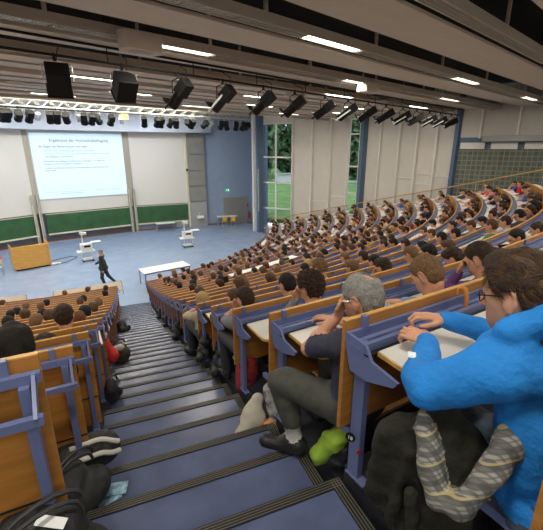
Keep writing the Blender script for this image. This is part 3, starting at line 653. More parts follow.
def mesh_of(name, parts, mats):                            # parts: (V, F, facetags, names)
    order = list(mats); vs = []; fs = []; mi = []; b = 0
    for V, F, tg, names in parts:
        lut = np.array([order.index(nm) if nm in order else 0 for nm in names]); vs.append(V); fs.append(F+b); mi.append(lut[tg]); b += len(V)
    V = np.concatenate(vs); F = np.concatenate(fs); mi = np.concatenate(mi)
    me = bpy.data.meshes.new(name); me.vertices.add(len(V)); me.vertices.foreach_set('co', V.ravel()); me.loops.add(len(F)*4); me.loops.foreach_set('vertex_index', F.ravel().astype(np.int32))
    me.polygons.add(len(F)); me.polygons.foreach_set('loop_start', np.arange(0, len(F)*4, 4, dtype=np.int32)); me.polygons.foreach_set('loop_total', np.full(len(F), 4, np.int32))
    for k in order: me.materials.append(mats[k])
    me.polygons.foreach_set('material_index', mi.astype(np.int32)); me.update(calc_edges=True); me.validate(); me.polygons.foreach_set('use_smooth', [True]*len(me.polygons)); return me
def part(prims, h, X=None, post=None):
    V, F = surf(prims, h, post); tg, nm = tagsat(prims, V[F].mean(1))
    if X is not None: V = V@np.array(X.to_3x3(), np.float32).T + np.array(X.translation, np.float32)
    return V, F, tg, nm
def nz(X, f, s=0): return (np.sin(X[..., 0]*f+1.7*np.sin(X[..., 1]*f*.8+s)+s)+np.sin(X[..., 1]*f*1.1+1.3*np.sin(X[..., 2]*f*.9+s*2))+np.sin(X[..., 2]*f*1.2+1.5*np.sin(X[..., 0]*f+s*3)))/3
EAR = [(.080, .008, .010), (.084, .004, .028), (.090, -.014, .035), (.094, -.029, .022), (.092, -.028, -.006), (.087, -.014, -.030), (.081, .000, -.036)]
def head_prims(wide=1):
    P_ = [ell((0, -.010, .030), (.075*wide, .094, .088), 'skin', .02), ell((0, .020, -.040), (.057*wide, .066, .068), 'skin', .03), cap((-.012, .064, -.088), (.012, .064, -.088), .020, .020, 'skin', .03),
         cap((-.034, .076, .024), (.034, .076, .024), .013, .013, 'skin', .02), cap((0, .086, .018), (0, .110, -.020), .008, .0125, 'skin', .012), cap((-.03, .012, -.10), (-.05, -.01, -.04), .03, .03, 'skin', .03), cap((.03, .012, -.10), (.05, -.01, -.04), .03, .03, 'skin', .03)]
    for s in (-1, 1):
        P_ += [cap((s*.046*wide, .046, -.008), (s*.028, .058, -.06), .024, .022, 'skin', .03), ell((s*.011, .099, -.026), (.009, .011, .008), 'skin', .008),
              ell((s*.081*wide, -.012, -.008), (.012, .023, .036), 'skin', .008)] + [cap((s*xa, ya, za), (s*xb, yb, zb), .0058, .0058, 'skin', .004) for (xa, ya, za), (xb, yb, zb) in zip(EAR, EAR[1:])] + [ell((s*.031, .080, .003), (.014, .010, .0075), 'eye', .004)]
    P_ += [ell((0, .087, -.052), (.023, .010, .0055), 'lip', .005), ell((0, .085, -.062), (.020, .010, .0065), 'lip', .005)]
    return P_
def hair_part(style, h, X, wide=1):
    t = {'short': .012, 'crop': .005, 'full': .020, 'curly': .028, 'long': .018, 'tail': .014, 'bald': .010}[style]
    P_ = [ell((0, -.014, .036), (.078*wide+t, .094+t, .088+t), 'h', .02), ell((0, -.045, -.02), (.066*wide+t*.7, .058+t*.6, .070), 'h', .03)]
    if style == 'long':
        for s in (-1, 1): P_ += [cap((s*.07, -.02, 0), (s*.075, -.03, -.17), .03, .035, 'h', .03)]
        P_ += [cap((0, -.07, 0), (0, -.085, -.24), .07, .055, 'h', .04)]
    if style == 'tail': P_ += [cap((0, -.105, .04), (0, -.15, .0), .028, .03, 'h', .02), cap((0, -.15, .0), (0, -.14, -.16), .032, .012, 'h', .02)]
    if style in ('full', 'curly'): P_ += [ell((0, .045, .105), (.06, .045, .035), 'h', .03)]
    amp = {'curly': .010, 'full': .006, 'long': .005}.get(style, .003); fr = {'curly': 130, 'full': 90, 'long': 60}.get(style, 120)
    def post(D, G):
        D = D + amp*nz(G, fr, .3)*1.2
        x, y, z = G[..., 0], G[..., 1], G[..., 2]
        off = {'crop': -.008, 'bald': -.034}.get(style, -.004 if style != 'full' else .008)
        face = (y*.9 - z*.75 + off - .0087)
        D = np.maximum(D, np.maximum(face, -.2))
        if style not in ('long', 'tail'): D = np.maximum(D, -(z+.088))
        if style != 'long': D = np.maximum(D, .038-np.sqrt((np.abs(x)-.087*wide)**2+(y+.006)**2+(z+.008)**2))
        if style == 'bald': D = np.maximum(D, .052-np.sqrt((x-.022)**2+(y+.062)**2+(z-.128)**2))
        return D
    return part(P_, h, X, post)
def hand_prims(w_, d, nrm, thumb, curl=.5, sc=1, spread=1, tag='skin'):
    w_, d, nrm = Vector(w_), Vector(d).normalized(), Vector(nrm).normalized(); x = d.cross(nrm).normalized(); nrm = x.cross(d).normalized(); x = x*thumb   # x points to the thumb side, nrm out of the back of the hand
    P_ = []; kn = []
    for i, (off, L) in enumerate(((.030, .084), (.010, .088), (-.010, .084), (-.028, .077))):
        k0 = w_ + d*L*sc + x*off*sc*spread - nrm*.004*abs(i-1.3); kn.append(k0); P_.append(cap(w_+d*.015*sc+x*off*.55*sc, k0, .013*sc, .0105*sc, tag, .012))
    for i, (k0, f) in enumerate(zip(kn, (.95, 1.05, .98, .78))):
        a = .25*curl; p = k0
        for L, r0, r1, da in ((.042, .0092, .0085, .9), (.025, .0085, .0078, 1.0), (.021, .0078, .0062, .6)):
            a2 = a; dir_ = (d*math.cos(a2) - nrm*math.sin(a2) + x*.12*(1.2-i)*spread*.5).normalized(); q = p+dir_*L*f*sc
            P_.append(cap(p, q, r0*sc, r1*sc, tag, .004)); p = q; a += da*curl
    t0 = w_+d*.022*sc+x*.022*sc - nrm*.006; t1 = t0+(x*.75+d*.7-nrm*.25).normalized()*.042*sc; t2 = t1+(x*.35+d*.9-nrm*.3).normalized()*.032*sc; t3 = t2+(x*.05+d*.95-nrm*.35).normalized()*.024*sc
    P_ += [cap(t0, t1, .014*sc, .0115*sc, tag, .012), cap(t1, t2, .0108*sc, .0095*sc, tag, .004), cap(t2, t3, .0095*sc, .007*sc, tag, .004)]
    return P_
def person_mesh(name, J, h=.02, hh=.010, hd=.008, mats=None, build=1.0, shirt='top', fore='top', extra=None, headwide=1, hand=True, hair='short', legs=True):
    """J: joints in local metres (facing +y): hip chest neck head(Matrix) shL shR elL elR wrL wrR knL knR anL anR toL toR hdL hdR (finger dir) nL nR"""
    v = lambda k: Vector(J[k]); b = build; R = []
    hip, ch, nk = v('hip'), v('chest'), v('neck'); H = J['head']; up = (nk-hip).normalized()
    rx = (v('shR')-v('shL')).normalized(); fy = up.cross(rx)*-1; fy = fy if fy.y > 0 else -fy
    R3 = np.array(Matrix((rx, fy, up)).transposed(), np.float32)
    B = [ell(hip, (.175*b, .135*b, .13), 'pant', .06, R3), ell(hip+(ch-hip)*.45-fy*.01, (.155*b, .125*b, .15), shirt, .08, R3), ell(ch, (.165*b, .118*b, .17), shirt, .08, R3),
         cap(v('shL')+(nk-v('shL'))*.18, nk-up*.05, .062*b, .06, shirt, .07), cap(v('shR')+(nk-v('shR'))*.18, nk-up*.05, .062*b, .06, shirt, .07), ell(nk-up*.06, (.11, .08, .07), shirt, .06, R3)]
    hc = H.translation; nb = H @ Vector((0, -.035, -.07))
    B += [cap(nk-up*.04, nb, .056, .053, 'skin', .02)]
    for s in 'LR':
        sh, el, wr = v('sh'+s), v('el'+s), v('wr'+s); fa = 'skin' if fore == 'skin' else shirt
        if fore == 'skin':
            mid = sh+(el-sh)*.72; B += [cap(sh, mid, .062*b, .060*b, shirt, .05), cap(sh+(el-sh)*.5, el, .043*b, .040*b, 'skin', .012)]
            B += [cap(el, el+(wr-el)*.35, .041, .040, 'skin', .02), cap(el+(wr-el)*.35, wr, .040, .026, 'skin', .02)]
        else:
            B += [cap(sh, el, .062*b, .050*b, shirt, .05), cap(el, wr, .050*b, .034*b, shirt, .03)]
        if legs:
            kn, an, to = v('kn'+s), v('an'+s), v('to'+s); hj = hip + rx*(.09 if s == 'R' else -.09)*b - up*.03
            B += [cap(hj, kn, .088*b, .062*b, 'pant', .05), cap(kn, an, .062*b, .046*b, 'pant', .03), cap(an+Vector((0, 0, -.03)), to, .040, .036, 'shoe', .03), cap(an+Vector((0, 0, -.035)), an+(an-to)*.25+Vector((0, 0, -.02)), .04, .034, 'shoe', .02)]
    if extra: B += extra
    parts = [part(B, h)]
    parts.append(part(head_prims(headwide)+[cap((0, -.02, -.05), H.inverted() @ (nk-up*.02), .052, .055, 'skin', .03)], hh, H))
    if hand:
        for s in 'LR': parts.append(part(hand_prims(v('wr'+s), J['hd'+s], J['n'+s], 1 if s == 'L' else -1, J.get('curl'+s, .6)) + [cap(v('wr'+s), v('wr'+s)-(v('wr'+s)-v('el'+s)).normalized()*.06*1.0, .024, .026, 'skin', .015)], hd))
    M_ = {'skin': SKIN, 'top': mat('top_default', (.3, .3, .3), .85), 'pant': PANT, 'shoe': SHOE, 'eye': EYE, 'lip': LIP}
    if mats: M_.update(mats)
    me = mesh_of(name, parts, M_); hm = mesh_of(name+'_hair', [hair_part(hair, hh, H, headwide)], {'h': mat('hair_default', (.06, .035, .02), .6)})
    return me, hm
def HM(c, pitch=0, yaw=0, roll=0, s=1): return Matrix.Translation(c) @ Matrix.Rotation(rad(yaw), 4, 'Z') @ Matrix.Rotation(rad(-pitch), 4, 'X') @ Matrix.Rotation(rad(roll), 4, 'Y') @ Matrix.Scale(s, 4)
def seated(lean=.12, hz=1.05, hy=.16, pitch=25, yaw=0, roll=0, hx=0, arms='desk', hip=(0, 0, .55)):
    hx0 = Vector(hip); head = Vector((hx, hy, hz)); nk = head + Vector((-hx*.3, -.045-.02*pitch/30, -.155)); ch = hx0 + (nk-hx0)*.60 + Vector((0, -.015, 0)); t = Vector((0, .015, -.045))
    J = dict(hip=hx0, chest=ch, neck=nk, head=HM(head, pitch, yaw, roll), shL=nk+t+Vector((-.185, -.0, 0)), shR=nk+t+Vector((.185, 0, 0)),
             elL=(-.25, nk.y+.14, .765), elR=(.25, nk.y+.14, .765), wrL=(-.09, nk.y+.27, .765), wrR=(.10, nk.y+.29, .765), hdL=(.4, .8, -.1), hdR=(-.4, .8, -.1), nL=(0, 0, 1), nR=(0, 0, 1),
             knL=(-.13, hx0.y+.42, .53), knR=(.13, hx0.y+.42, .53), anL=(-.13, hx0.y+.38, .10), anR=(.13, hx0.y+.40, .10), toL=(-.14, hx0.y+.52, .045), toR=(.14, hx0.y+.53, .045))
    if arms == 'chinL': J.update(elL=(-.16, hy+.16, .765), wrL=Vector((-.07+hx, hy+.10, hz-.13)), hdL=(.1, -.15, 1), nL=(0, 1, .2), curlL=1.2)
    if arms == 'chinR': J.update(elR=(.16, hy+.16, .765), wrR=Vector((.07+hx, hy+.10, hz-.13)), hdR=(-.1, -.15, 1), nR=(0, 1, .2), curlR=1.2)
    if arms == 'fold': J.update(elL=(-.27, nk.y+.10, .765), elR=(.27, nk.y+.10, .765), wrL=(.0, nk.y+.2, .775), wrR=(.03, nk.y+.25, .765), hdL=(1, .1, 0), hdR=(-1, .1, 0))
    if arms == 'lap': J.update(elL=(-.24, nk.y+.0, .70), elR=(.24, nk.y+.0, .70), wrL=(-.09, nk.y+.19, .66), wrR=(.09, nk.y+.19, .66), hdL=(.2, 1, -.3), hdR=(-.2, 1, -.3))
    return J
COLS = {'white': (.62, .62, .60), 'grey': (.20, .20, .21), 'black': (.013, .013, .015), 'navy': (.025, .035, .09), 'red': (.42, .025, .03), 'olive': (.14, .15, .07), 'brown': (.12, .065, .035), 'light blue': (.22, .33, .52), 'blue': (.04, .10, .32), 'beige': (.42, .35, .25), 'green': (.07, .22, .10), 'purple': (.12, .05, .16), 'pink': (.50, .22, .25), 'dark grey': (.06, .06, .065), 'cream': (.58, .54, .44), 'teal': (.05, .25, .28)}
HAIRC = {'black': (.012, .010, .009), 'dark brown': (.035, .020, .012), 'brown': (.085, .045, .022), 'light brown': (.17, .095, .045), 'blond': (.38, .25, .10), 'grey': (.25, .24, .22), 'reddish brown': (.14, .05, .02)}
def topm(c): return mat('cloth_'+c.replace(' ', '_'), COLS[c], .85, spec=.2, noise=.15, nscale=25)
def hairm(c): return mat('hair_'+c.replace(' ', '_'), HAIRC[c], .6, spec=.22, noise=.35, nscale=70, bump=.5, bscale=160)
def add_person(me, hm, loc, rz, label, top, hair, sc=1, group=None, tslot='top'):
    o = link('person', me); o.location = loc; o.rotation_euler = (0, 0, rz); o.scale = (sc, sc, sc); tag(o, label, 'person', group)
    o.material_slots[1].link = 'OBJECT'; o.material_slots[1].material = topm(top)
    k = link('hair', hm, o); k.material_slots[0].link = 'OBJECT'; k.material_slots[0].material = hairm(hair); return o
NEAR = [(3, 1, 9.72, 1.03, 'short', 'dark brown', 'grey', 'chinL', 20, 10),
        (3, 1, 10.85, 1.08, 'short', 'black', 'black', 'desk', 25, 0),
        (4, 1, 10.39, 0.993, 'crop', 'brown', 'dark grey', 'desk', 20, 0),
        (5, 1, 10.2, 0.98, 'long', 'blond', 'beige', 'desk', 25, 5),
        (6, 1, 10.91, 1.017, 'crop', 'brown', 'grey', 'chinL', 15, 10),
        (5, 1, 11.6, 1.103, 'short', 'brown', 'grey', 'desk', 25, 0),
        (10, 1, 14.29, 1.104, 'short', 'black', 'navy', 'desk', 20, 0),
        (7, 1, 14.21, 1.127, 'short', 'brown', 'black', 'desk', 20, 0),
        (6, 1, 16.4, 1.138, 'short', 'black', 'black', 'desk', 20, 0),
        (4, 1, 13.57, 1.137, 'curly', 'light brown', 'brown', 'desk', 30, 0),
        (4, 1, 15.12, 1.005, 'full', 'light brown', 'dark grey', 'desk', 30, 0),
        (3, 1, 14.26, 0.984, 'full', 'dark brown', 'white', 'chinL', 25, 0),
        (4, 1, 16.35, 1.0, 'short', 'black', 'black', 'desk', 25, 0),
        (3, 1, 15.59, 1.058, 'short', 'light brown', 'grey', 'desk', 40, 0),
        (5, 1, 18.29, 1.049, 'short', 'dark brown', 'navy', 'desk', 20, 0),
        (5, 1, 22.05, 1.041, 'short', 'dark brown', 'light blue', 'desk', 20, 0),
        (2, 1, 14.5, 0.969, 'full', 'dark brown', 'pink', 'desk', 45, 10),
        (3, 1, 16.63, 1.005, 'full', 'black', 'grey', 'desk', 30, 0),
        (3, 1, 17.9, 0.98, 'full', 'brown', 'light blue', 'desk', 25, 0),
        (2, 1, 18.23, 0.955, 'short', 'black', 'black', 'desk', 20, 35),
        (2, 1, 20.3, 0.932, 'short', 'dark brown', 'white', 'desk', 20, 15),
        (3, 1, 21.7, 1.102, 'short', 'brown', 'green', 'fold', 15, 0),
        (3, 1, 23.7, 1.054, 'short', 'dark brown', 'light blue', 'desk', 15, 0),
        (4, 1, 23.25, 1.018, 'short', 'black', 'black', 'desk', 15, 0),
        (4, 1, 21.57, 1.051, 'short', 'black', 'dark grey', 'desk', 20, 0),
        (2, -1, 5.75, 1.062, 'long', 'black', 'black', 'desk', 25, 0),
        (3, -1, 5.9, 0.9, 'full', 'dark brown', 'dark grey', 'desk', 35, 0),
        (4, -1, 6.18, 1.128, 'full', 'dark brown', 'white', 'desk', 20, 0),
        (6, -1, 5.17, 1.06, 'short', 'light brown', 'light blue', 'desk', 25, 0),
        (5, -1, 6.46, 0.999, 'short', 'reddish brown', 'black', 'desk', 25, 0),
        (6, -1, 6.69, 1.081, 'short', 'black', 'dark grey', 'desk', 20, 0),
        (7, -1, 7.06, 1.119, 'short', 'brown', 'dark grey', 'desk', 20, 0),
        (9, -1, 7.62, 1.14, 'crop', 'light brown', 'beige', 'desk', 15, 0),
        (7, -1, 5.4, 1.076, 'short', 'brown', 'purple', 'desk', 25, 0),
        (9, -1, 3.94, 1.2, 'full', 'brown', 'cream', 'desk', 25, 0),
        (8, -1, 4.92, 1.133, 'short', 'black', 'navy', 'desk', 25, 0),
        (7, -1, 4.0, 1.1, 'short', 'black', 'black', 'desk', 20, 0),
        (3, -1, 4.5, 1.075, 'short', 'brown', 'black', 'desk', 30, 0),
        (10, -1, 2.79, 1.2, 'short', 'black', 'black', 'desk', 20, 0),
        (11, -1, 2.67, 1.2, 'short', 'black', 'navy', 'desk', 20, 0),
        (13, -1, 2.37, 1.2, 'short', 'light brown', 'dark grey', 'desk', 20, 0),
        (12, -1, 3.82, 1.2, 'short', 'light brown', 'red', 'desk', 20, 0),
        (13, -1, 3.99, 1.2, 'short', 'black', 'white', 'desk', 20, 0),
        (17, -1, 5.08, 1.137, 'crop', 'light brown', 'black', 'desk', 10, 0),
        (17, -1, 8.03, 1.081, 'short', 'brown', 'red', 'desk', 15, 0),
        (12, -1, 6.98, 1.183, 'short', 'black', 'black', 'desk', 20, 0),
        (11, -1, 6.69, 1.132, 'short', 'brown', 'white', 'desk', 20, 0),
        (16, -1, 10.12, 1.107, 'short', 'dark brown', 'brown', 'desk', 15, 0),
        (13, -1, 8.99, 1.11, 'short', 'black', 'black', 'desk', 20, 0),
        (16, -1, -1.83, 1.135, 'short', 'brown', 'grey', 'desk', 20, 0)]
PROTO = []
specs = [(.10, 1.04, .15, 30, 0, 0, 'desk', 'short'), (.1, 1.07, .10, 12, 14, 0, 'desk', 'full'), (.1, 1.03, .17, 38, -8, 0, 'fold', 'short'), (.1, 1.05, .12, 15, -16, .02, 'chinL', 'short'),
         (.1, 1.06, .12, 18, 10, -.02, 'chinR', 'crop'), (.1, 1.03, .13, 20, 0, 0, 'desk', 'long'), (.1, 1.09, .02, 5, -5, 0, 'lap', 'tail'), (.1, 1.02, .18, 30, 18, .03, 'desk', 'curly'), (.1, 1.08, .05, 8, 20, 0, 'fold', 'long')]
for i, (le, hz, hy, pi_, ya, hx, ar, hs) in enumerate(specs):
    J = seated(le, hz, hy, pi_, ya, 0, hx, ar)
    PROTO.append(person_mesh('person_body', J, h=.026, hh=.013, hd=.012, shirt='top', fore='skin' if i in (1, 4) else 'top', hair=hs) + (hs,))
SEATN = lambda n: n
ROWP = {}; ROWQ = []
def note(k, side, ph, o, lab): ROWP.setdefault((k, side), []).append((abs(ph-ph_at(rk(k), XL)), o, lab))
def nth(n): return '%d%s' % (n, 'th' if 10 < n % 100 < 14 else {1: 'st', 2: 'nd', 3: 'rd'}.get(n % 10, 'th'))
def final_labels():
    for (k, side), L in ROWP.items():
        L.sort(key=lambda e: e[0]); L2 = [e for e in L]
        for n, (s, o, lab) in enumerate(L2):
            if lab: o['label'] = '%s, %s from the aisle, %s row up, %s block' % (lab, nth(n+1), ROWN[k] if k >= 0 else 'nineteenth', 'right' if side > 0 else 'left')
    for k, side, ph, o, kind in ROWQ:
        s = abs(ph-ph_at(rk(k), XL)); L = ROWP.get((k, side), []); n = min(range(len(L)), key=lambda i: abs(L[i][0]-s))+1 if L else 1
        o['label'] = '%s before the %s person from the aisle, %s row up, %s block' % (kind, nth(n), ROWN[k] if k >= 0 else 'nineteenth', 'right' if side > 0 else 'left')
def seat_xf(k, side, ph, dr=.64):
    R = rk(k)+(-.12 if side < 0 else 0)+dr; return P(R, ph, tz(k)), ph
PAPER = mat('white_paper', (.74, .74, .72), .6); NOTE = mat('blue_folder', (.05, .10, .30), .5); REDF = mat('red_folder', (.45, .03, .04), .5)
paper_me = {}
def paper_mesh(kind):
    if kind in paper_me: return paper_me[kind]
    q = MB()
    if kind == 'sheet': q.box((0, 0, .0015), (.21, .297, .003), PAPER)
    if kind == 'pad': q.box((0, 0, .006), (.22, .30, .012), PAPER); q.box((0, .15, .008), (.22, .012, .018), BLK)
    if kind == 'folder': q.box((0, 0, .004), (.25, .32, .008), REDF); q.box((0, 0, .0095), (.21, .29, .003), PAPER)
    if kind == 'open_book': q.box((-.105, 0, .008), (.21, .29, .014), PAPER, Matrix.Rotation(rad(4), 4, 'Y')); q.box((.105, 0, .008), (.21, .29, .014), PAPER, Matrix.Rotation(rad(-4), 4, 'Y'))
    if kind == 'blue': q.box((0, 0, .008), (.22, .30, .016), NOTE)
    o = q.build('tmp'); me = o.data; bpy.data.objects.remove(o); paper_me[kind] = me; return me
PN = {'sheet': ('paper_sheet', 'white paper sheet'), 'pad': ('writing_pad', 'white writing pad'), 'folder': ('folder', 'red folder with a white sheet'), 'open_book': ('open_notebook', 'open white notebook'), 'blue': ('folder', 'closed blue folder')}
def put_paper(k, side, ph, kind=None):
    kind = kind or random.choices(['sheet', 'pad', 'folder', 'open_book', 'blue'], [5, 4, .5, 3, .7])[0]
    o = link(PN[kind][0], paper_mesh(kind)); p, _ = seat_xf(k, side, ph, .31); o.location = (p.x, p.y, tz(k)+.8-.1012+.0008); t = random.uniform(-.25, .25)
    o.rotation_euler = (-.055, 0, ph+t); o.location.z += .008
    tag(o, PN[kind][1], 'paper', 'papers on the desks'); ROWQ.append((k, side, ph, o, {'sheet': 'white sheet', 'pad': 'writing pad', 'folder': 'red folder', 'open_book': 'open notebook', 'blue': 'blue folder'}[kind])); return o
TAKEN = []
def free(k, side, ph, w_=.52): return all(not (a == k and b == side and abs(c-ph)*rk(k) < w_) for a, b, c in TAKEN)
for i, (k, side, ph, hz, hs, hc, tc, ar, pi_, ya) in enumerate(NEAR):
    ph = rad(ph); TAKEN.append((k, side, ph)); p, rz = seat_xf(k, side, ph)
    lab = '%s haired person in %s' % (hc, tc)
    if k <= 5:
        J = seated(.1, min(hz, 1.14), .15, pi_, ya, 0, 0, ar)
        if hz > 1.14: pass
        me, hm = person_mesh('person_body', J, h=.018, hh=.009, hd=.008, hair=hs, fore='skin' if i % 3 == 0 else 'top')
        note(k, side, ph, add_person(me, hm, p, rz, lab, tc, hc, group='seated students'), lab)
    else:
        c = [q for q in PROTO if q[2] == hs] or PROTO[:1]; me, hm, _ = c[i % len(c)]
        note(k, side, ph, add_person(me, hm, p, rz, lab, tc, hc, group='seated students'), lab)
    if ar == 'desk' or i % 2: put_paper(k, side, ph)
# the grey haired man and the man in the blue hoodie have their own seats
TAKEN += [(1, 1, rad(9.2)), (0, 1, rad(8.9)), (0, 1, rad(9.9)), (1, 1, rad(10.62)), (1, 1, rad(11.9))]
cy, sy = math.cos(rad(17.1)), math.sin(rad(17.1)); ca, sa = math.cos(rad(22.3)), math.sin(rad(22.3))
def inframe(p):
    fw = p.x*sa+p.y*ca; rt = p.x*ca-p.y*sa; dz = p.z-ZC; d = fw*cy-dz*sy; u = fw*sy+dz*cy
    if d < .3: return None
    x = 271.5+380*rt/d; y = 265-380*u/d; return d if -12 < x < 556 and 100 < y < 540 else None
random.seed(21); CAND = []
for k in range(0, 18):
    R = rk(k)+.64; p0 = ph_at(R, XR+.32); p1 = ph_end(rk(k))-.25/R; n = int((p1-p0)*R/.56)
    for j in range(n):
        ph = p0+(j+.5)*.56/R + random.uniform(-.04, .04)/R
        if not free(k, 1, ph): continue
        s = (ph-p0)*R
        if k <= 2 and s < 4.5: occ = 0
        elif k <= 5 and s < 6: occ = .25
        elif k >= 9 and s < 5: occ = .68
        elif s < 5: occ = .45
        else: occ = .80
        if 4 <= k <= 8 and 6 < s < 9: occ = .6
        if k == 11 and 2.2 < s < 5.6: continue                # the long white table stands there
        if random.random() > occ: continue
        d = inframe(P(R, ph, tz(k)+1.05))
        if d: CAND.append((d, k, ph))
CAND.sort(); NIND = 300-len(NEAR)-5
tops = ['white']*16+['grey']*11+['black']*22+['navy']*9+['dark grey']*12+['red']*5+['olive']*4+['brown']*5+['light blue']*7+['blue']*4+['beige']*5+['green']*3+['purple']*3+['pink']*3+['cream']*5+['teal']*2
hairs = ['black']*24+['dark brown']*34+['brown']*24+['light brown']*10+['blond']*7+['reddish brown']*2+['grey']*1
far = []
for i, (d, k, ph) in enumerate(CAND):
    me, hm, hs = random.choice(PROTO); tc = random.choice(tops); hc = random.choice(hairs); p, rz = seat_xf(k, 1, ph); sc = random.uniform(.94, 1.04)
    if i < NIND:
        note(k, 1, ph, add_person(me, hm, p, rz+random.uniform(-.25, .25), '', tc, hc, sc, 'seated students'), '%s haired person in %s' % (hc, tc))
    else: far.append((me, hm, p, rz, tc, hc)); note(k, 1, ph, None, None)
    if random.random() < .9: put_paper(k, 1, ph)
print('people', len(CAND)+len(NEAR), 'far', len(far))
if far:                                                       # the farthest of the crowd
    vs = []; fs = []; mi = []; ms = []; b = 0
    cache = {}
    def arr(me):
        if me.name not in cache:
            v = np.empty(len(me.vertices)*3, np.float32); me.vertices.foreach_get('co', v); f = np.empty(len(me.polygons)*4, np.int32); me.loops.foreach_get('vertex_index', f); q = np.empty(len(me.polygons), np.int32); me.polygons.foreach_get('material_index', q); cache[me.name] = (v.reshape(-1, 3), f.reshape(-1, 4), q)
        return cache[me.name]
    def mi_of(m_):
        if m_ not in ms: ms.append(m_)
        return ms.index(m_)
    for me, hm, p, rz, tc, hc in far:
        c, s = math.cos(rz), math.sin(rz); Rm = np.array([[c, -s, 0], [s, c, 0], [0, 0, 1]], np.float32)
        for q, lut in ((me, [SKIN, topm(tc), PANT, SHOE, EYE, LIP]), (hm, [hairm(hc)])):
            v, f, m_ = arr(q); L = np.array([mi_of(x) for x in lut]); vs.append(v@Rm.T+np.array(p, np.float32)); fs.append(f+b); mi.append(L[m_]); b += len(v)
    V = np.concatenate(vs); F = np.concatenate(fs); me = bpy.data.meshes.new('distant_students'); me.vertices.add(len(V)); me.vertices.foreach_set('co', V.ravel()); me.loops.add(len(F)*4); me.loops.foreach_set('vertex_index', F.ravel().astype(np.int32))
    me.polygons.add(len(F)); me.polygons.foreach_set('loop_start', np.arange(0, len(F)*4, 4, dtype=np.int32)); me.polygons.foreach_set('loop_total', np.full(len(F), 4, np.int32))
    for m_ in ms: me.materials.append(m_)
    me.polygons.foreach_set('material_index', np.concatenate(mi).astype(np.int32)); me.update(calc_edges=True); me.polygons.foreach_set('use_smooth', [True]*len(me.polygons))
    tag(link('distant_students', me), 'farthest seated students at the stage end of the right block', 'people', kind='stuff')
# ---------------------------------------------------------------- hair strands for the nearest heads
def strands(parent, H, n, m, flow, length=.04, w_=.0022, wide=1, t=.012, keep=None, seed=1, lift=.35, jit=.35, er=.037):
    rnd = random.Random(seed); vs = []; fs = []
    while len(fs) < n*3:
        d = Vector((rnd.gauss(0, 1), rnd.gauss(0, 1), rnd.gauss(0, 1))).normalized(); p = Vector((d.x*(.078*wide+t), -.014+d.y*(.094+t), .036+d.z*(.088+t)))
        if p.z < -.01 and p.y < .01: p.y = p.y*.9-.005; p.x *= .93
        if p.y*.9-p.z*.75-.012 > 0 or p.z < -.085: continue
        if (abs(p.x)-.085)**2+(p.y+.008)**2+(p.z+.004)**2 < er**2: continue
        if keep and not keep(p): continue
        nrm = Vector((p.x/.6, p.y+.014, p.z-.036)).normalized(); f = flow(p); f = (f-nrm*f.dot(nrm)); f = f + Vector((rnd.gauss(0, jit), rnd.gauss(0, jit), rnd.gauss(0, jit)))*.6; f = (f-nrm*f.dot(nrm)).normalized()
        s = f.cross(nrm).normalized()*w_*.5*rnd.uniform(.7, 1.4); L = length*rnd.uniform(.5, 1.2); b = len(vs); q = p-nrm*.004; dirn = (f+nrm*lift*rnd.uniform(.4, 1.3)).normalized()
        for j in range(4):
            k = 1-j/3.0*.85; vs += [tuple(q-s*k), tuple(q+s*k)]; q = q+dirn*L/3; dirn = (dirn-nrm*.22+Vector((0, 0, -.05))).normalized()
            if j: c = b+(j-1)*2; fs.append((c, c+1, c+3, c+2))
    me = bpy.data.meshes.new('hair_strands'); me.from_pydata([tuple(H @ Vector(v)) for v in vs], [], fs); me.materials.append(m); o = link('hair_strands', me, parent); return o
def world_person(name, base, J, label, topc, hairc, **kw):
    B = Vector(base)
    for k in list(J):
        if k == 'head': J[k] = Matrix.Translation(-B) @ J[k]
        elif k[:2] not in ('hd', 'cu') and k not in ('nL', 'nR'): J[k] = Vector(J[k])-B
    if kw.get('extra'): kw['extra'] = [((e[0], e[1]-np.array(B, np.float32), (e[2]-np.array(B, np.float32)) if e[0] == 'c' else e[2]) + tuple(e[3:])) for e in kw['extra']]
    me, hm = person_mesh(name, J, **kw); o = link('person', me); o.location = B; tag(o, label, 'person'); hh = link('hair', hm, o); hh.material_slots[0].link = 'OBJECT'; hh.material_slots[0].material = hairm(hairc); return o, hh
def glasses(parent, H, m, wide=1):
    q = MB(); q.X = H
    for s in (-1, 1):
        q.tube([(s*.079*wide, -.005, .012), (s*.080*wide, .04, .013), (s*.064*wide, .092, .010)], .0022, m, 6)
        pts = [(s*(.034+.025*math.cos(a)), .100-.012*abs(math.cos(a))*(1 if math.cos(a) > 0 else .2), .002+.017*math.sin(a)) for a in [j*math.pi/6 for j in range(13)]]; q.tube(pts, .0020, m, 5)
    q.tube([(-.010, .106, .006), (.010, .106, .006)], .002, m, 5); return q.build('glasses', parent, smooth=True)
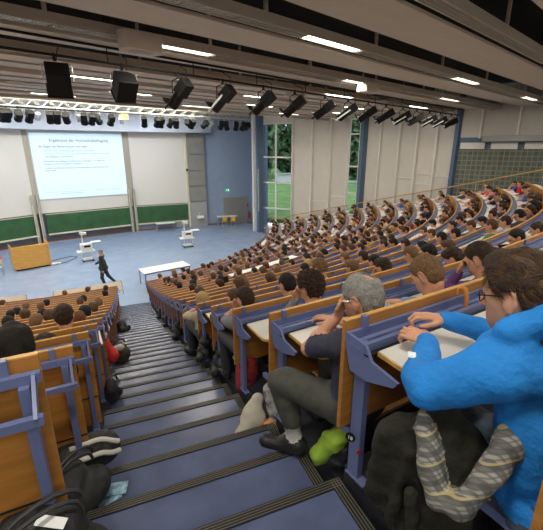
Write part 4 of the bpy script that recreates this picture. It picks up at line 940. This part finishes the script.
# man in the blue hoodie
HOOD = mat('bright_blue_fleece', (.008, .205, .62), .8, noise=.10, nscale=14, bump=.35, bscale=45); JEAN = mat('grey_blue_jeans', (.05, .07, .10), .8, noise=.4, nscale=60)
hB = HM(Vector((1.148, .735, 5.952)), 14, 12, 3, 1.06)
JB = dict(hip=(1.20, .53, 5.34), chest=(1.17, .60, 5.60), neck=(1.135, .675, 5.835), head=hB, shL=(.985, .645, 5.755), shR=(1.33, .74, 5.77), elL=(.885, .80, 5.635), elR=(1.40, .94, 5.665), wrL=(1.07, 1.0, 5.675), wrR=(1.255, 1.09, 5.70),
          knL=(1.02, .93, 5.32), knR=(1.26, .99, 5.32), anL=(1.02, .95, 4.98), anR=(1.25, 1.0, 4.98), toL=(1.0, 1.10, 4.925), toR=(1.24, 1.14, 4.925), hdL=(-.08, 1, .05), hdR=(-.72, .62, .12), nL=(-.25, 0, 1), nR=(.2, -.1, 1), curlL=.95, curlR=.9)
ex = [cap((1.045, .745, 5.80), (1.035, .665, 5.885), .030, .040, 'top', .02), cap((1.035, .665, 5.885), (1.09, .60, 5.94), .040, .044, 'top', .02), cap((1.09, .60, 5.94), (1.21, .60, 5.95), .044, .046, 'top', .02), cap((1.21, .60, 5.935), (1.27, .70, 5.86), .044, .036, 'top', .03), cap((.99, .70, 5.79), (1.04, .62, 5.83), .045, .045, 'top', .04),
      cap((1.06, .56, 5.79), (1.20, .57, 5.78), .060, .060, 'top', .04), ell((1.20, .54, 5.36), (.20, .165, .055), 'top', .03), cap((.90, .86, 5.645), (1.055, .985, 5.672), .055, .043, 'top', .02), cap((.885, .80, 5.66), (.965, .69, 5.74), .064, .070, 'top', .04),
      cap((1.08, .50, 5.62), (1.03, .58, 5.42), .045, .040, 'top', .05)]
def fold(D, G): return D + .0035*nz(G, 38, .7) + .002*nz(G, 75, .2)
_part = part
def part(prims, h, X=None, post=None):
    if FOLD[0] and X is None and h > .009: post = lambda D, G: D+FOLD[0]*(nz(G, 34, .7)+.5*nz(G, 70, .2))
    return _part(prims, h, X, post)
FOLD = [.0055]
blue, bh = world_person('hoodie_man', (1.17, .6, 4.883), JB, 'man in bright blue hoodie and glasses leaning on the nearest desk', 'blue', 'dark brown', h=.011, hh=.0055, hd=.0045, hair='full', mats={'top': HOOD, 'pant': JEAN}, extra=ex, build=1.10)
FOLD[0] = 0
hBl = Matrix.Translation(-Vector(blue.location)) @ hB
HB1 = mat('hair_strand_brown', (.060, .029, .012), .5, spec=.3, noise=.4, nscale=60); HB2 = mat('hair_strand_light', (.12, .068, .03), .5, spec=.3)
strands(blue, hBl, 6500, HB1, lambda p: Vector((p.x*1.0, .35 if p.z > .06 else -.5, -.5 if p.z < .07 else .1)), .040, .0022, t=.018, seed=3, er=.046, jit=.22, lift=.28)
strands(blue, hBl, 700, HB2, lambda p: Vector((p.x*1.0, .35 if p.z > .06 else -.5, -.5 if p.z < .07 else .1)), .040, .0018, t=.021, seed=4, er=.048, jit=.25, lift=.28)
glasses(blue, hBl, BLK)
q = MB(); q.bar(Vector((.905, .905, 5.695))-blue.location, Vector((.925, .93, 5.70))-blue.location, .028, .004, mat('sleeve_print', (.7, .75, .8), .6)); q.build('sleeve_print', blue)
# grey haired man with his foot on the stairs
TEE = mat('charcoal_blue_tshirt', (.030, .032, .055), .85, noise=.15, nscale=30); TRO = mat('grey_green_trousers', (.060, .062, .050), .8, noise=.2, nscale=25, bump=.3, bscale=20)
hG = HM(Vector((1.115, 1.50, 5.665)), 16, 26, -3, 1.03)
JG = dict(hip=(1.13, 1.50, 5.05), chest=(1.13, 1.48, 5.30), neck=(1.13, 1.46, 5.515), head=hG, shL=(.965, 1.475, 5.44), shR=(1.30, 1.53, 5.44), elL=(.915, 1.68, 5.325), elR=(1.36, 1.75, 5.33), wrL=(1.035, 1.585, 5.545), wrR=(1.24, 1.93, 5.335),
          knL=(.785, 1.785, 5.085), knR=(1.20, 1.92, 5.05), anL=(.835, 1.71, 4.83), anR=(1.16, 1.92, 4.66), toL=(.835, 1.71, 4.76), toR=(1.14, 2.05, 4.60), hdL=(.25, -.05, 1), hdR=(-.5, .8, 0), nL=(-.35, 1, .1), nR=(0, 0, 1), curlL=1.3)
ex = [cap((.79, 1.78, 5.07), (.83, 1.72, 4.86), .074, .064, 'pant', .02), cap((.835, 1.71, 4.82), (.845, 1.69, 4.71), .046, .044, 'sock', .008), cap((.86, 1.665, 4.675), (.70, 1.795, 4.672), .046, .042, 'shoe', .03), cap((.86, 1.665, 4.70), (.80, 1.72, 4.71), .044, .036, 'shoe', .03), cap((1.05, 1.52, 5.03), (.83, 1.75, 5.09), .10, .078, 'pant', .04)]
FOLD[0] = .003
grey, gh = world_person('grey_man', (1.13, 1.5, tz(1)), JG, 'grey haired man in dark t-shirt resting his chin on his hand, foot on the stairs', 'navy', 'grey', h=.012, hh=.006, hd=.005, hair='bald', mats={'top': TEE, 'pant': TRO, 'sock': mat('grey_sock', (.42, .41, .38), .9, noise=.2, nscale=80)}, extra=ex, fore='skin')
FOLD[0] = 0
hGl = Matrix.Translation(-Vector(grey.location)) @ hG
HG1 = mat('hair_strand_grey', (.30, .29, .27), .45, noise=.5, nscale=60)
strands(grey, hGl, 3000, HG1, lambda p: Vector((p.x*.5, -.6, -.6)), .032, .0022, t=.010, seed=5, lift=.15, keep=lambda p: (p.x-.022)**2+(p.y+.062)**2+(p.z-.128)**2 > .050**2)
glasses(grey, hGl, CHROME)
def near_person(k, ph, hz, pitch, yaw, arms, hs, hc, tc, label, flow, n=1800, fore='top', L=.03, glass=False, hy=.15, seed=9, ln=.3):
    ph = rad(ph); p, rz = seat_xf(k, 1, ph); J = seated(.1, hz, hy, pitch, yaw, 0, 0, arms)
    me, hm = person_mesh('person_body', J, h=.014, hh=.007, hd=.006, hair=hs, fore=fore); o = link('person', me); o.location = p; o.rotation_euler = (0, 0, rz); tag(o, label, 'person')
    o.material_slots[1].link = 'OBJECT'; o.material_slots[1].material = topm(tc); h_ = link('hair', hm, o); h_.material_slots[0].link = 'OBJECT'; h_.material_slots[0].material = hairm(hc)
    strands(o, J['head'], n, hairm(hc), flow, L, .0026, t={'short': .012, 'curly': .026, 'full': .018}.get(hs, .012), seed=seed, lift=ln)
    if glass: glasses(o, J['head'], BLK)
    return o
fl = lambda p: Vector((p.x*.6, -.3, -.7 if p.z < .08 else -.1))
near_person(2, 10.05, 1.08, 12, 12, 'chinL', 'curly', 'dark brown', 'grey', 'curly dark haired man with glasses, chin on hand, in front of the grey haired man', fl, 2600, L=.035, glass=True, ln=.6)
near_person(1, 10.62, 1.055, 34, 10, 'desk', 'short', 'light brown', 'light blue', 'boy with short light brown hair and orange collar looking down, behind the second board', fl, 2200, L=.028)
near_person(1, 11.9, 1.06, 26, 12, 'chinL', 'short', 'dark brown', 'purple', 'dark haired man with hand at his mouth right of the light brown haired boy', fl, 2200, L=.028)
note(2, 1, rad(10.05), None, None); note(1, 1, rad(9.2), grey, None); note(0, 1, rad(9.9), blue, None); note(1, 1, rad(11.15), None, None); note(1, 1, rad(12.75), None, None)
# ---------------------------------------------------------------- bags and clothes
def plaid(name):
    m_ = bpy.data.materials.new(name); m_.use_nodes = True; nt = m_.node_tree; b = nt.nodes['Principled BSDF']; b.inputs['Roughness'].default_value = .9
    t = nt.nodes.new('ShaderNodeTexCoord'); prev = None; base = (.30, .29, .26, 1)
    for ax_, sc, lo, col in (((1, .3, .2), 22, .85, (.05, .05, .05, 1)), ((-.2, .5, 1), 22, .85, (.05, .05, .05, 1)), ((1, .3, .2), 66, .8, (.09, .09, .09, 1)), ((-.2, .5, 1), 66, .8, (.09, .09, .09, 1)), ((-.2, .5, 1), 11, .97, (.50, .42, .18, 1))):
        mp = nt.nodes.new('ShaderNodeMapping'); mp.vector_type = 'POINT'; dp = nt.nodes.new('ShaderNodeVectorMath'); dp.operation = 'DOT_PRODUCT'; dp.inputs[1].default_value = tuple(c*sc*6.28 for c in ax_)
        nt.links.new(t.outputs['Object'], dp.inputs[0]); sn = nt.nodes.new('ShaderNodeMath'); sn.operation = 'SINE'; nt.links.new(dp.outputs['Value'], sn.inputs[0])
        g = nt.nodes.new('ShaderNodeMath'); g.operation = 'GREATER_THAN'; g.inputs[1].default_value = lo if lo > .9 else lo-.35; nt.links.new(sn.outputs[0], g.inputs[0])
        mx = nt.nodes.new('ShaderNodeMixRGB'); mx.inputs[2].default_value = col; mu = nt.nodes.new('ShaderNodeMath'); mu.operation = 'MULTIPLY'; mu.inputs[1].default_value = .65; nt.links.new(g.outputs[0], mu.inputs[0]); nt.links.new(mu.outputs[0], mx.inputs[0])
        if prev is None: mx.inputs[1].default_value = base
        else: nt.links.new(prev, mx.inputs[1])
        prev = mx.outputs[0]
    nt.links.new(prev, b.inputs[0])
    return m_
def blob(name, prims, h, mats, label, cat, amp=.006, fr=30, group=None, base=None, zs=1):
    B = np.min([bbox(p)[0] for p in prims], axis=0); c = np.mean([(bbox(p)[0]+bbox(p)[1])/2 for p in prims], axis=0); B = Vector((c[0], c[1], B[2]))
    Z3 = np.array([1, 1, zs], np.float32)
    post = lambda D, G: D+amp*nz(G*Z3, fr, .4)+amp*.6*nz(G, fr*2.3, .9)
    V, F, tg, nm = _part(prims, h, None, post); V = V-np.array(B, np.float32); me = mesh_of(name, [(V, F, tg, nm)], mats); o = link(name, me); o.location = B; return tag(o, label, cat, group)
CORD = mat('olive_black_corduroy', (.011, .011, .006), .95, noise=.6, nscale=9, bump=.6, bscale=30); BAGB = mat('black_nylon', (.012, .012, .013), .6, noise=.4, nscale=20, bump=.5, bscale=25)
PL = plaid('grey_plaid_lining')
J_ = [ell((.915, .84, 5.31), (.095, .11, .19), 'a', .04), cap((.86, .86, 5.30), (.88, .80, 5.06), .05, .07, 'a', .03), cap((.97, .86, 5.32), (1.0, .80, 5.04), .06, .08, 'a', .03), ell((.95, .76, 5.17), (.11, .13, .15), 'a', .04), ell((.99, .70, 5.36), (.10, .09, .14), 'a', .05), cap((.86, .90, 5.40), (.85, .90, 5.12), .06, .07, 'a', .05), cap((.93, .80, 5.50), (.99, .78, 5.48), .06, .06, 'a', .05), cap((.95, .82, 5.08), (.92, .78, 4.98), .12, .08, 'a', .06),
      cap((.935, .86, 5.55), (.875, .775, 5.50), .020, .034, 'p', .008), cap((.875, .775, 5.50), (.850, .72, 5.42), .038, .036, 'p', .008), cap((.850, .72, 5.42), (.845, .66, 5.34), .036, .036, 'p', .01), cap((.845, .66, 5.34), (.875, .60, 5.36), .040, .046, 'p', .01), cap((.875, .60, 5.36), (.93, .575, 5.48), .046, .046, 'p', .01), cap((.93, .575, 5.48), (1.0, .58, 5.58), .046, .04, 'p', .01),
      cap((.80, .88, 5.42), (.79, .90, 5.15), .022, .03, 'a', .02), cap((.84, .80, 5.40), (.80, .80, 5.12), .022, .028, 'a', .02), cap((.93, .72, 5.50), (.92, .68, 5.36), .03, .03, 'a', .02), cap((.80, .74, 5.30), (.82, .72, 5.08), .025, .03, 'a', .02)]
blob('jacket', J_, .009, {'a': CORD, 'p': PL}, 'dark corduroy jacket with grey plaid lining hanging beside the man in blue', 'jacket', .011, 24, zs=.3)
WHT = mat('bag_stripe_white', (.60, .58, .52), .6); LIME = mat('lime_green_fabric', (.30, .48, .045), .7, noise=.15, nscale=12); CRM = mat('cream_cotton', (.50, .47, .38), .85, noise=.08, nscale=10)
blob('folded_jacket', [cap((1.10, 1.45, 4.93), (1.01, 1.52, 4.79), .030, .052, 'a', .03), cap((1.03, 1.50, 4.84), (.95, 1.575, 4.66), .045, .050, 'a', .03), cap((1.0, 1.56, 4.80), (.985, 1.60, 4.62), .035, .040, 'a', .02), cap((.95, 1.575, 4.66), (.94, 1.575, 4.625), .045, .03, 'a', .02)], .010, {'a': LIME}, 'lime green rolled jacket beside the post behind the grey haired man', 'jacket', .009, 30, zs=.4)
blob('shoulder_bag', [ell((1.15, 1.55, 4.70), (.16, .13, .14), 'a', .04)], .014, {'a': BAGB}, 'black bag on the floor under the seat beside the lime green jacket', 'bag', .008, 22)
blob('tote_bag', [cap((.845, 2.34, 4.56), (.79, 2.30, 4.44), .045, .075, 'a', .05), cap((.79, 2.30, 4.44), (.70, 2.24, 4.35), .085, .055, 'a', .05), cap((.68, 2.28, 4.32), (.80, 2.34, 4.32), .05, .06, 'a', .04)], .010, {'a': CRM}, 'cream cotton tote bag slumped on the stair edge ahead of the grey haired man', 'bag', .008, 26)
blob('patterned_bag', [cap((.93, 2.28, 4.66), (.95, 2.22, 4.52), .06, .07, 'a', .04), cap((.88, 2.20, 4.40), (.98, 2.16, 4.40), .06, .06, 'b', .03)], .010, {'a': mat('zebra_print', (.30, .30, .29), .7, noise=.99, nscale=16), 'b': mat('flower_print', (.35, .16, .05), .7, noise=.95, nscale=22)}, 'black and white patterned bag with a flowery pouch behind the cream tote', 'bag', .004, 30)
blob('checked_shirt', [ell((1.02, 3.10, 4.35), (.10, .12, .16), 'a', .04), cap((1.0, 3.1, 4.3), (.98, 3.08, 4.18), .10, .09, 'a', .04)], .014, {'a': mat('red_check', (.22, .015, .02), .85, noise=.9, nscale=14)}, 'red and black checked shirt hanging below the third desk of the right block', 'shirt', .006, 22)
# left side bags
def bag_left(name, prims, label, mats, amp=.016, fr=17, h=.013, cat='bag'):
    o = blob(name, prims, h, mats, label, cat, amp, fr)
    if name in ('shoulder_bag', 'rucksack', 'handbag', 'backpack'):
        co = np.array([v.co[:] for v in o.data.vertices]); hi = co.max(0); lo = co.min(0); c = (hi+lo)/2; wx, wy = (hi-lo)[0]*.3, (hi-lo)[1]*.3; q = MB()
        for dy in ((-.02, .03) if name != 'shoulder_bag' else (0,)):
            q.tube([(c[0]-wx*math.cos(t_)*.9, c[1]+dy-wy*math.cos(t_)*.9, hi[2]-.05+.085*math.sin(t_)) for t_ in [j*math.pi/8 for j in range(9)]], .009, mat('bag_strap', (.03, .03, .032), .6), 6); q.build('strap', o, smooth=True); q = MB()
    return o
sb = bag_left('sports_bag', [cap((-.42, 2.10, 4.66), (-.24, 2.16, 4.64), .115, .105, 'a', .04)], 'black sports bag with two white bands beside the left bench posts', {'a': BAGB}, .004)
q = MB(); A0, A1 = Vector((-.46, 2.09, 4.66)), Vector((-.20, 2.17, 4.635)); ad = (A1-A0).normalized(); e1 = Vector((0, -1, 0)); e1 = (e1-ad*e1.dot(ad)).normalized(); e2 = ad.cross(e1); e2 = e2 if e2.z > 0 else -e2
for th in (28, 66):
    pts = []
    for j_ in range(12):
        u_ = j_/11; a_ = rad(th - 24*max(0, u_-.6)/.4*(1 if th > 40 else 1)); rr = .118-.035*max(0, u_-.75)/.25
        pts.append(A0+(A1-A0)*(.15+.98*u_)+(e1*math.cos(a_)+e2*math.sin(a_))*rr-Vector(sb.location))
    q.tube(pts, .015, WHT, 8)
q.build('white_band', sb, smooth=True)
bag_left('rucksack', [ell((-.40, 1.86, 4.70), (.11, .12, .14), 'a', .05), cap((-.36, 1.78, 4.62), (-.30, 1.92, 4.62), .09, .09, 'a', .05)], 'dark grey crumpled rucksack between the striped bag and the nearest backpack', {'a': mat('dark_grey_fabric', (.030, .032, .030), .9, noise=.5, nscale=14)})
bk = bag_left('backpack', [ell((-.38, 1.23, 5.03), (.16, .10, .15), 'a', .05), cap((-.50, 1.16, 4.96), (-.25, 1.22, 4.94), .10, .11, 'a', .05), cap((-.46, 1.24, 5.15), (-.28, 1.28, 5.10), .035, .04, 'a', .03)], 'open black backpack at the lower left corner with a white card on top', {'a': BAGB})
m = MB(); m.box((0, 0, 0), (.10, .035, .003), PAPER, Matrix.Rotation(rad(20), 4, 'X') @ Matrix.Rotation(rad(-25), 4, 'Z')); o = m.build('card'); o.location = (-.325, 1.20, 5.175); tag(o, 'small white card on the black backpack', 'card')
bag_left('handbag', [ell((-.20, 6.05, line(6.05)+.14), (.17, .13, .15), 'a', .05), cap((-.28, 6.0, line(6)+.25), (-.12, 6.05, line(6)+.26), .03, .03, 'a', .04), cap((-.30, 5.92, line(6)+.30), (-.18, 5.94, line(6)+.28), .04, .05, 'b', .02)], 'brown handbag with a cream cloth on the left edge of the stairs', {'a': mat('brown_leather', (.07, .045, .02), .6, noise=.3, nscale=20), 'b': CRM})
bag_left('jacket', [cap((-.36, 5.2, line(5.2)+.50), (-.28, 5.1, line(5.1)+.30), .07, .09, 'a', .05)], 'bright red jacket hanging at the left bench ends', {'a': mat('red_cloth', (.55, .02, .02), .8)}, cat='jacket')
bag_left('shoulder_bag', [ell((-.2, 9.9, line(9.9)+.14), (.12, .17, .15), 'a', .05), cap((-.2, 9.7, line(9.7)+.06), (-.05, 9.95, line(9.9)+.06), .08, .07, 'a', .04)], 'black bag at the left edge of the stairs farther down', {'a': BAGB})
bag_left('shoulder_bag', [ell((-.27, 3.85, line(3.85)+.14), (.07, .11, .12), 'a', .05), cap((-.28, 3.78, line(3.85)+.05), (-.2, 3.9, line(3.85)+.05), .05, .05, 'a', .04)], 'black bag leaning on a left bench post near the shiny treads', {'a': BAGB})
for n_, (x, y, zz, nm) in enumerate(((.88, 3.95, .25, 'third'), (.86, 4.8, .28, 'fourth'), (.84, 5.7, .26, 'fifth'), (.84, 7.4, .24, 'seventh'), (.86, 9.6, .22, 'ninth'), (.86, 11.4, .22, 'eleventh'))):
    bag_left('shoulder_bag', [cap((x+.10, y+.06, line(y)+zz+.14), (x+.08, y-.10, line(y)+zz+.08), .05, .07, 'a', .04), ell((x+.08, y-.02, line(y)+zz-.10), (.09, .15, .14), 'a', .05), cap((x-.02, y-.12, line(y)+zz-.15), (x+.05, y+.10, line(y)+zz-.16), .05, .05, 'a', .03)], 'black bag on the right edge of the stairs by the %s bench end' % nm, {'a': BAGB})
PR = MB(); lc = mat('leaflet_print', (.30, .50, .62), .5, noise=.6, nscale=25)
for n_, (dx, dy, a) in enumerate(((0, 0, .3), (.04, .05, -.2))):
    m = MB(); m.box((0, 0, .002), (.16, .09, .003), lc, Matrix.Rotation(a, 4, 'Z')); o = m.build('leaflet'); o.location = (-.24+dx, 1.90+dy, line(1.725)+.013+.004*n_) if False else (-.24+dx, 1.93+dy, line(2.16)+.010+.006*n_); tag(o, 'blue and white leaflet on the stair tread beside the bags, %s one' % ('lower' if n_ == 0 else 'upper'), 'leaflet', 'leaflets on the stairs')
# long white table among the rows with a bag on it
tp = [P(rk(11)+.16, rad(a), 0) for a in (0,)]
Rr = rk(11); a0, a1 = ph_at(Rr, 3.1), ph_at(Rr, 6.0); zt = tz(11)+.88
wt = thing('conference_table', 'long white table top standing among the seat rows of the right block', 'table', P(Rr+.45, (a0+a1)/2, tz(11)))
q = MB(); q.arc([(.16, zt), (.16, zt-.03), (.82, zt-.03), (.82, zt)], Rr, a0, a1, 8, WT_); q.build('table_top', wt, world=True)
for a in (a0+.01, (a0+a1)/2, a1-.01):
    for dr in (.22, .76): q = MB(); c = P(Rr+dr, a, (tz(11)+zt-.03)/2); q.box(c, (.035, .035, zt-.03-tz(11)), BLUEMET); q.build('leg', wt, world=True)
c = P(Rr+.42, a1-.04, zt); blob('laptop_bag', [cap(c+Vector((-.16, -.03, .05)), c+Vector((.16, .06, .05)), .06, .06, 'a', .03)], .02, {'a': BAGB}, 'black bag lying on the right end of the long white table', 'bag', .004)
c = P(rk(9)+.3, ph_at(rk(9), 2.4), tz(9)+.72)
r = thing('laptop', 'open black laptop below the left end of the long white table', 'laptop', c, ph_at(rk(9), 2.4))
q = MB(); q.box((0, 0, .01), (.36, .25, .02), BLK); q.build('keyboard', r); q = MB(); q.box((0, .15, .13), (.36, .015, .25), BLK, Matrix.Rotation(rad(-12), 4, 'X')); q.build('screen', r)
# numbered plate, red sticker and the wooden cane
k0 = BR[(0, 1)]; R0 = rk(0); pe = ph_at(R0, XR-.03)
wp = P(R0+.07, pe+.05/R0, 0)
q = MB(); q.cyl((wp.x-.045, wp.y-.01, tz(0)+.245), (wp.x-.048, wp.y-.012, tz(0)+.245), .024, .024, BLK, 16); o = q.build('number_plate', k0, world=True)
t = text('18', 0, 0, .026, mat('plate_white', (.85, .85, .82), .5), None, name='row_number', align='CENTER'); t.parent = o; t.rotation_euler = (rad(90), 0, rad(-56)); t.location = Vector((wp.x-.0505, wp.y-.0140, tz(0)+.236))-k0.location
q = MB(); q.cyl((wp.x-.012, wp.y-.034, tz(0)+.17), (wp.x-.012, wp.y-.036, tz(0)+.17), .012, .012, RED, 12); q.build('red_sticker', k0, world=True)
CW = mat('orange_wood', (.50, .19, .03), .35)
ph_ = ph_at(R0, 1.62); b_ = P(R0+.05, ph_, tz(0)+.8); m = MB(); m.tube([b_+Vector(v_) for v_ in ((-.002, .022, -.02), (-.002, .018, .008), (0, .006, .022), (.002, -.012, .020), (.004, -.024, .002), (.005, -.028, -.035), (.004, -.030, -.08))], .0105, CW, 10)
tag(m.build('umbrella_handle', smooth=True), 'orange wooden crook handle hooked over the board right of the hands', 'handle')
# things on the near desks
o = put_paper(1, 1, rad(9.75), 'folder'); ROWQ.pop(); o['label'] = 'red edged folder with white sheet under the grey haired man arm'
o = put_paper(4, 1, rad(17.6), 'blue'); ROWQ.pop(); o['label'] = 'violet blue folder propped on a desk above the grey haired man'
blob('black_bag', [cap(P(rk(2)+.30, rad(11.4), tz(2)+.78), P(rk(2)+.30, rad(12.0), tz(2)+.80), .07, .06, 'a', .04)], .012, {'a': BAGB}, 'black bag on the desk right of the curly haired man', 'bag', .003)
# walking lecturer
B0 = (-.86, 18.95, 0)
JL = dict(hip=(0, 0, .94), chest=(-.02, -.02, 1.22), neck=(-.02, -.03, 1.50), head=HM(Vector((-.03, 0, 1.67)), 10, 95, 0), shL=(-.05, -.20, 1.43), shR=(.03, .17, 1.43), elL=(.02, -.27, 1.14), elR=(-.10, .24, 1.17), wrL=(-.02, -.30, .90), wrR=(-.30, .14, 1.10), hdL=(0, 0, -1), hdR=(-1, -.2, 0), nL=(.2, -1, 0), nR=(0, .2, 1),
          knL=(-.10, -.12, .50), knR=(.16, .08, .50), anL=(.0, -.12, .09), anR=(.42, .10, .16), toL=(-.15, -.12, .04), toR=(.30, .10, .04))
lm = {'top': mat('dark_suit', (.02, .024, .022), .8), 'pant': mat('dark_blue_trousers', (.02, .03, .055), .8), 'shirtf': mat('white_shirt', (.6, .6, .6), .8)}
me, hm = person_mesh('lecturer_body', JL, h=.02, hh=.010, hd=.010, hair='short', build=1.2, mats=lm, extra=[ell((0, 0, .92), (.21, .19, .17), 'top', .04), ell((-.095, -.03, 1.30), (.045, .055, .14), 'shirtf', .01)])
o = link('person', me); o.location = B0; o.scale = (1.05, 1.05, 1.05); tag(o, 'lecturer in dark suit walking across the blue stage floor', 'person'); h_ = link('hair', hm, o); h_.material_slots[0].link = 'OBJECT'; h_.material_slots[0].material = hairm('grey')

final_labels()
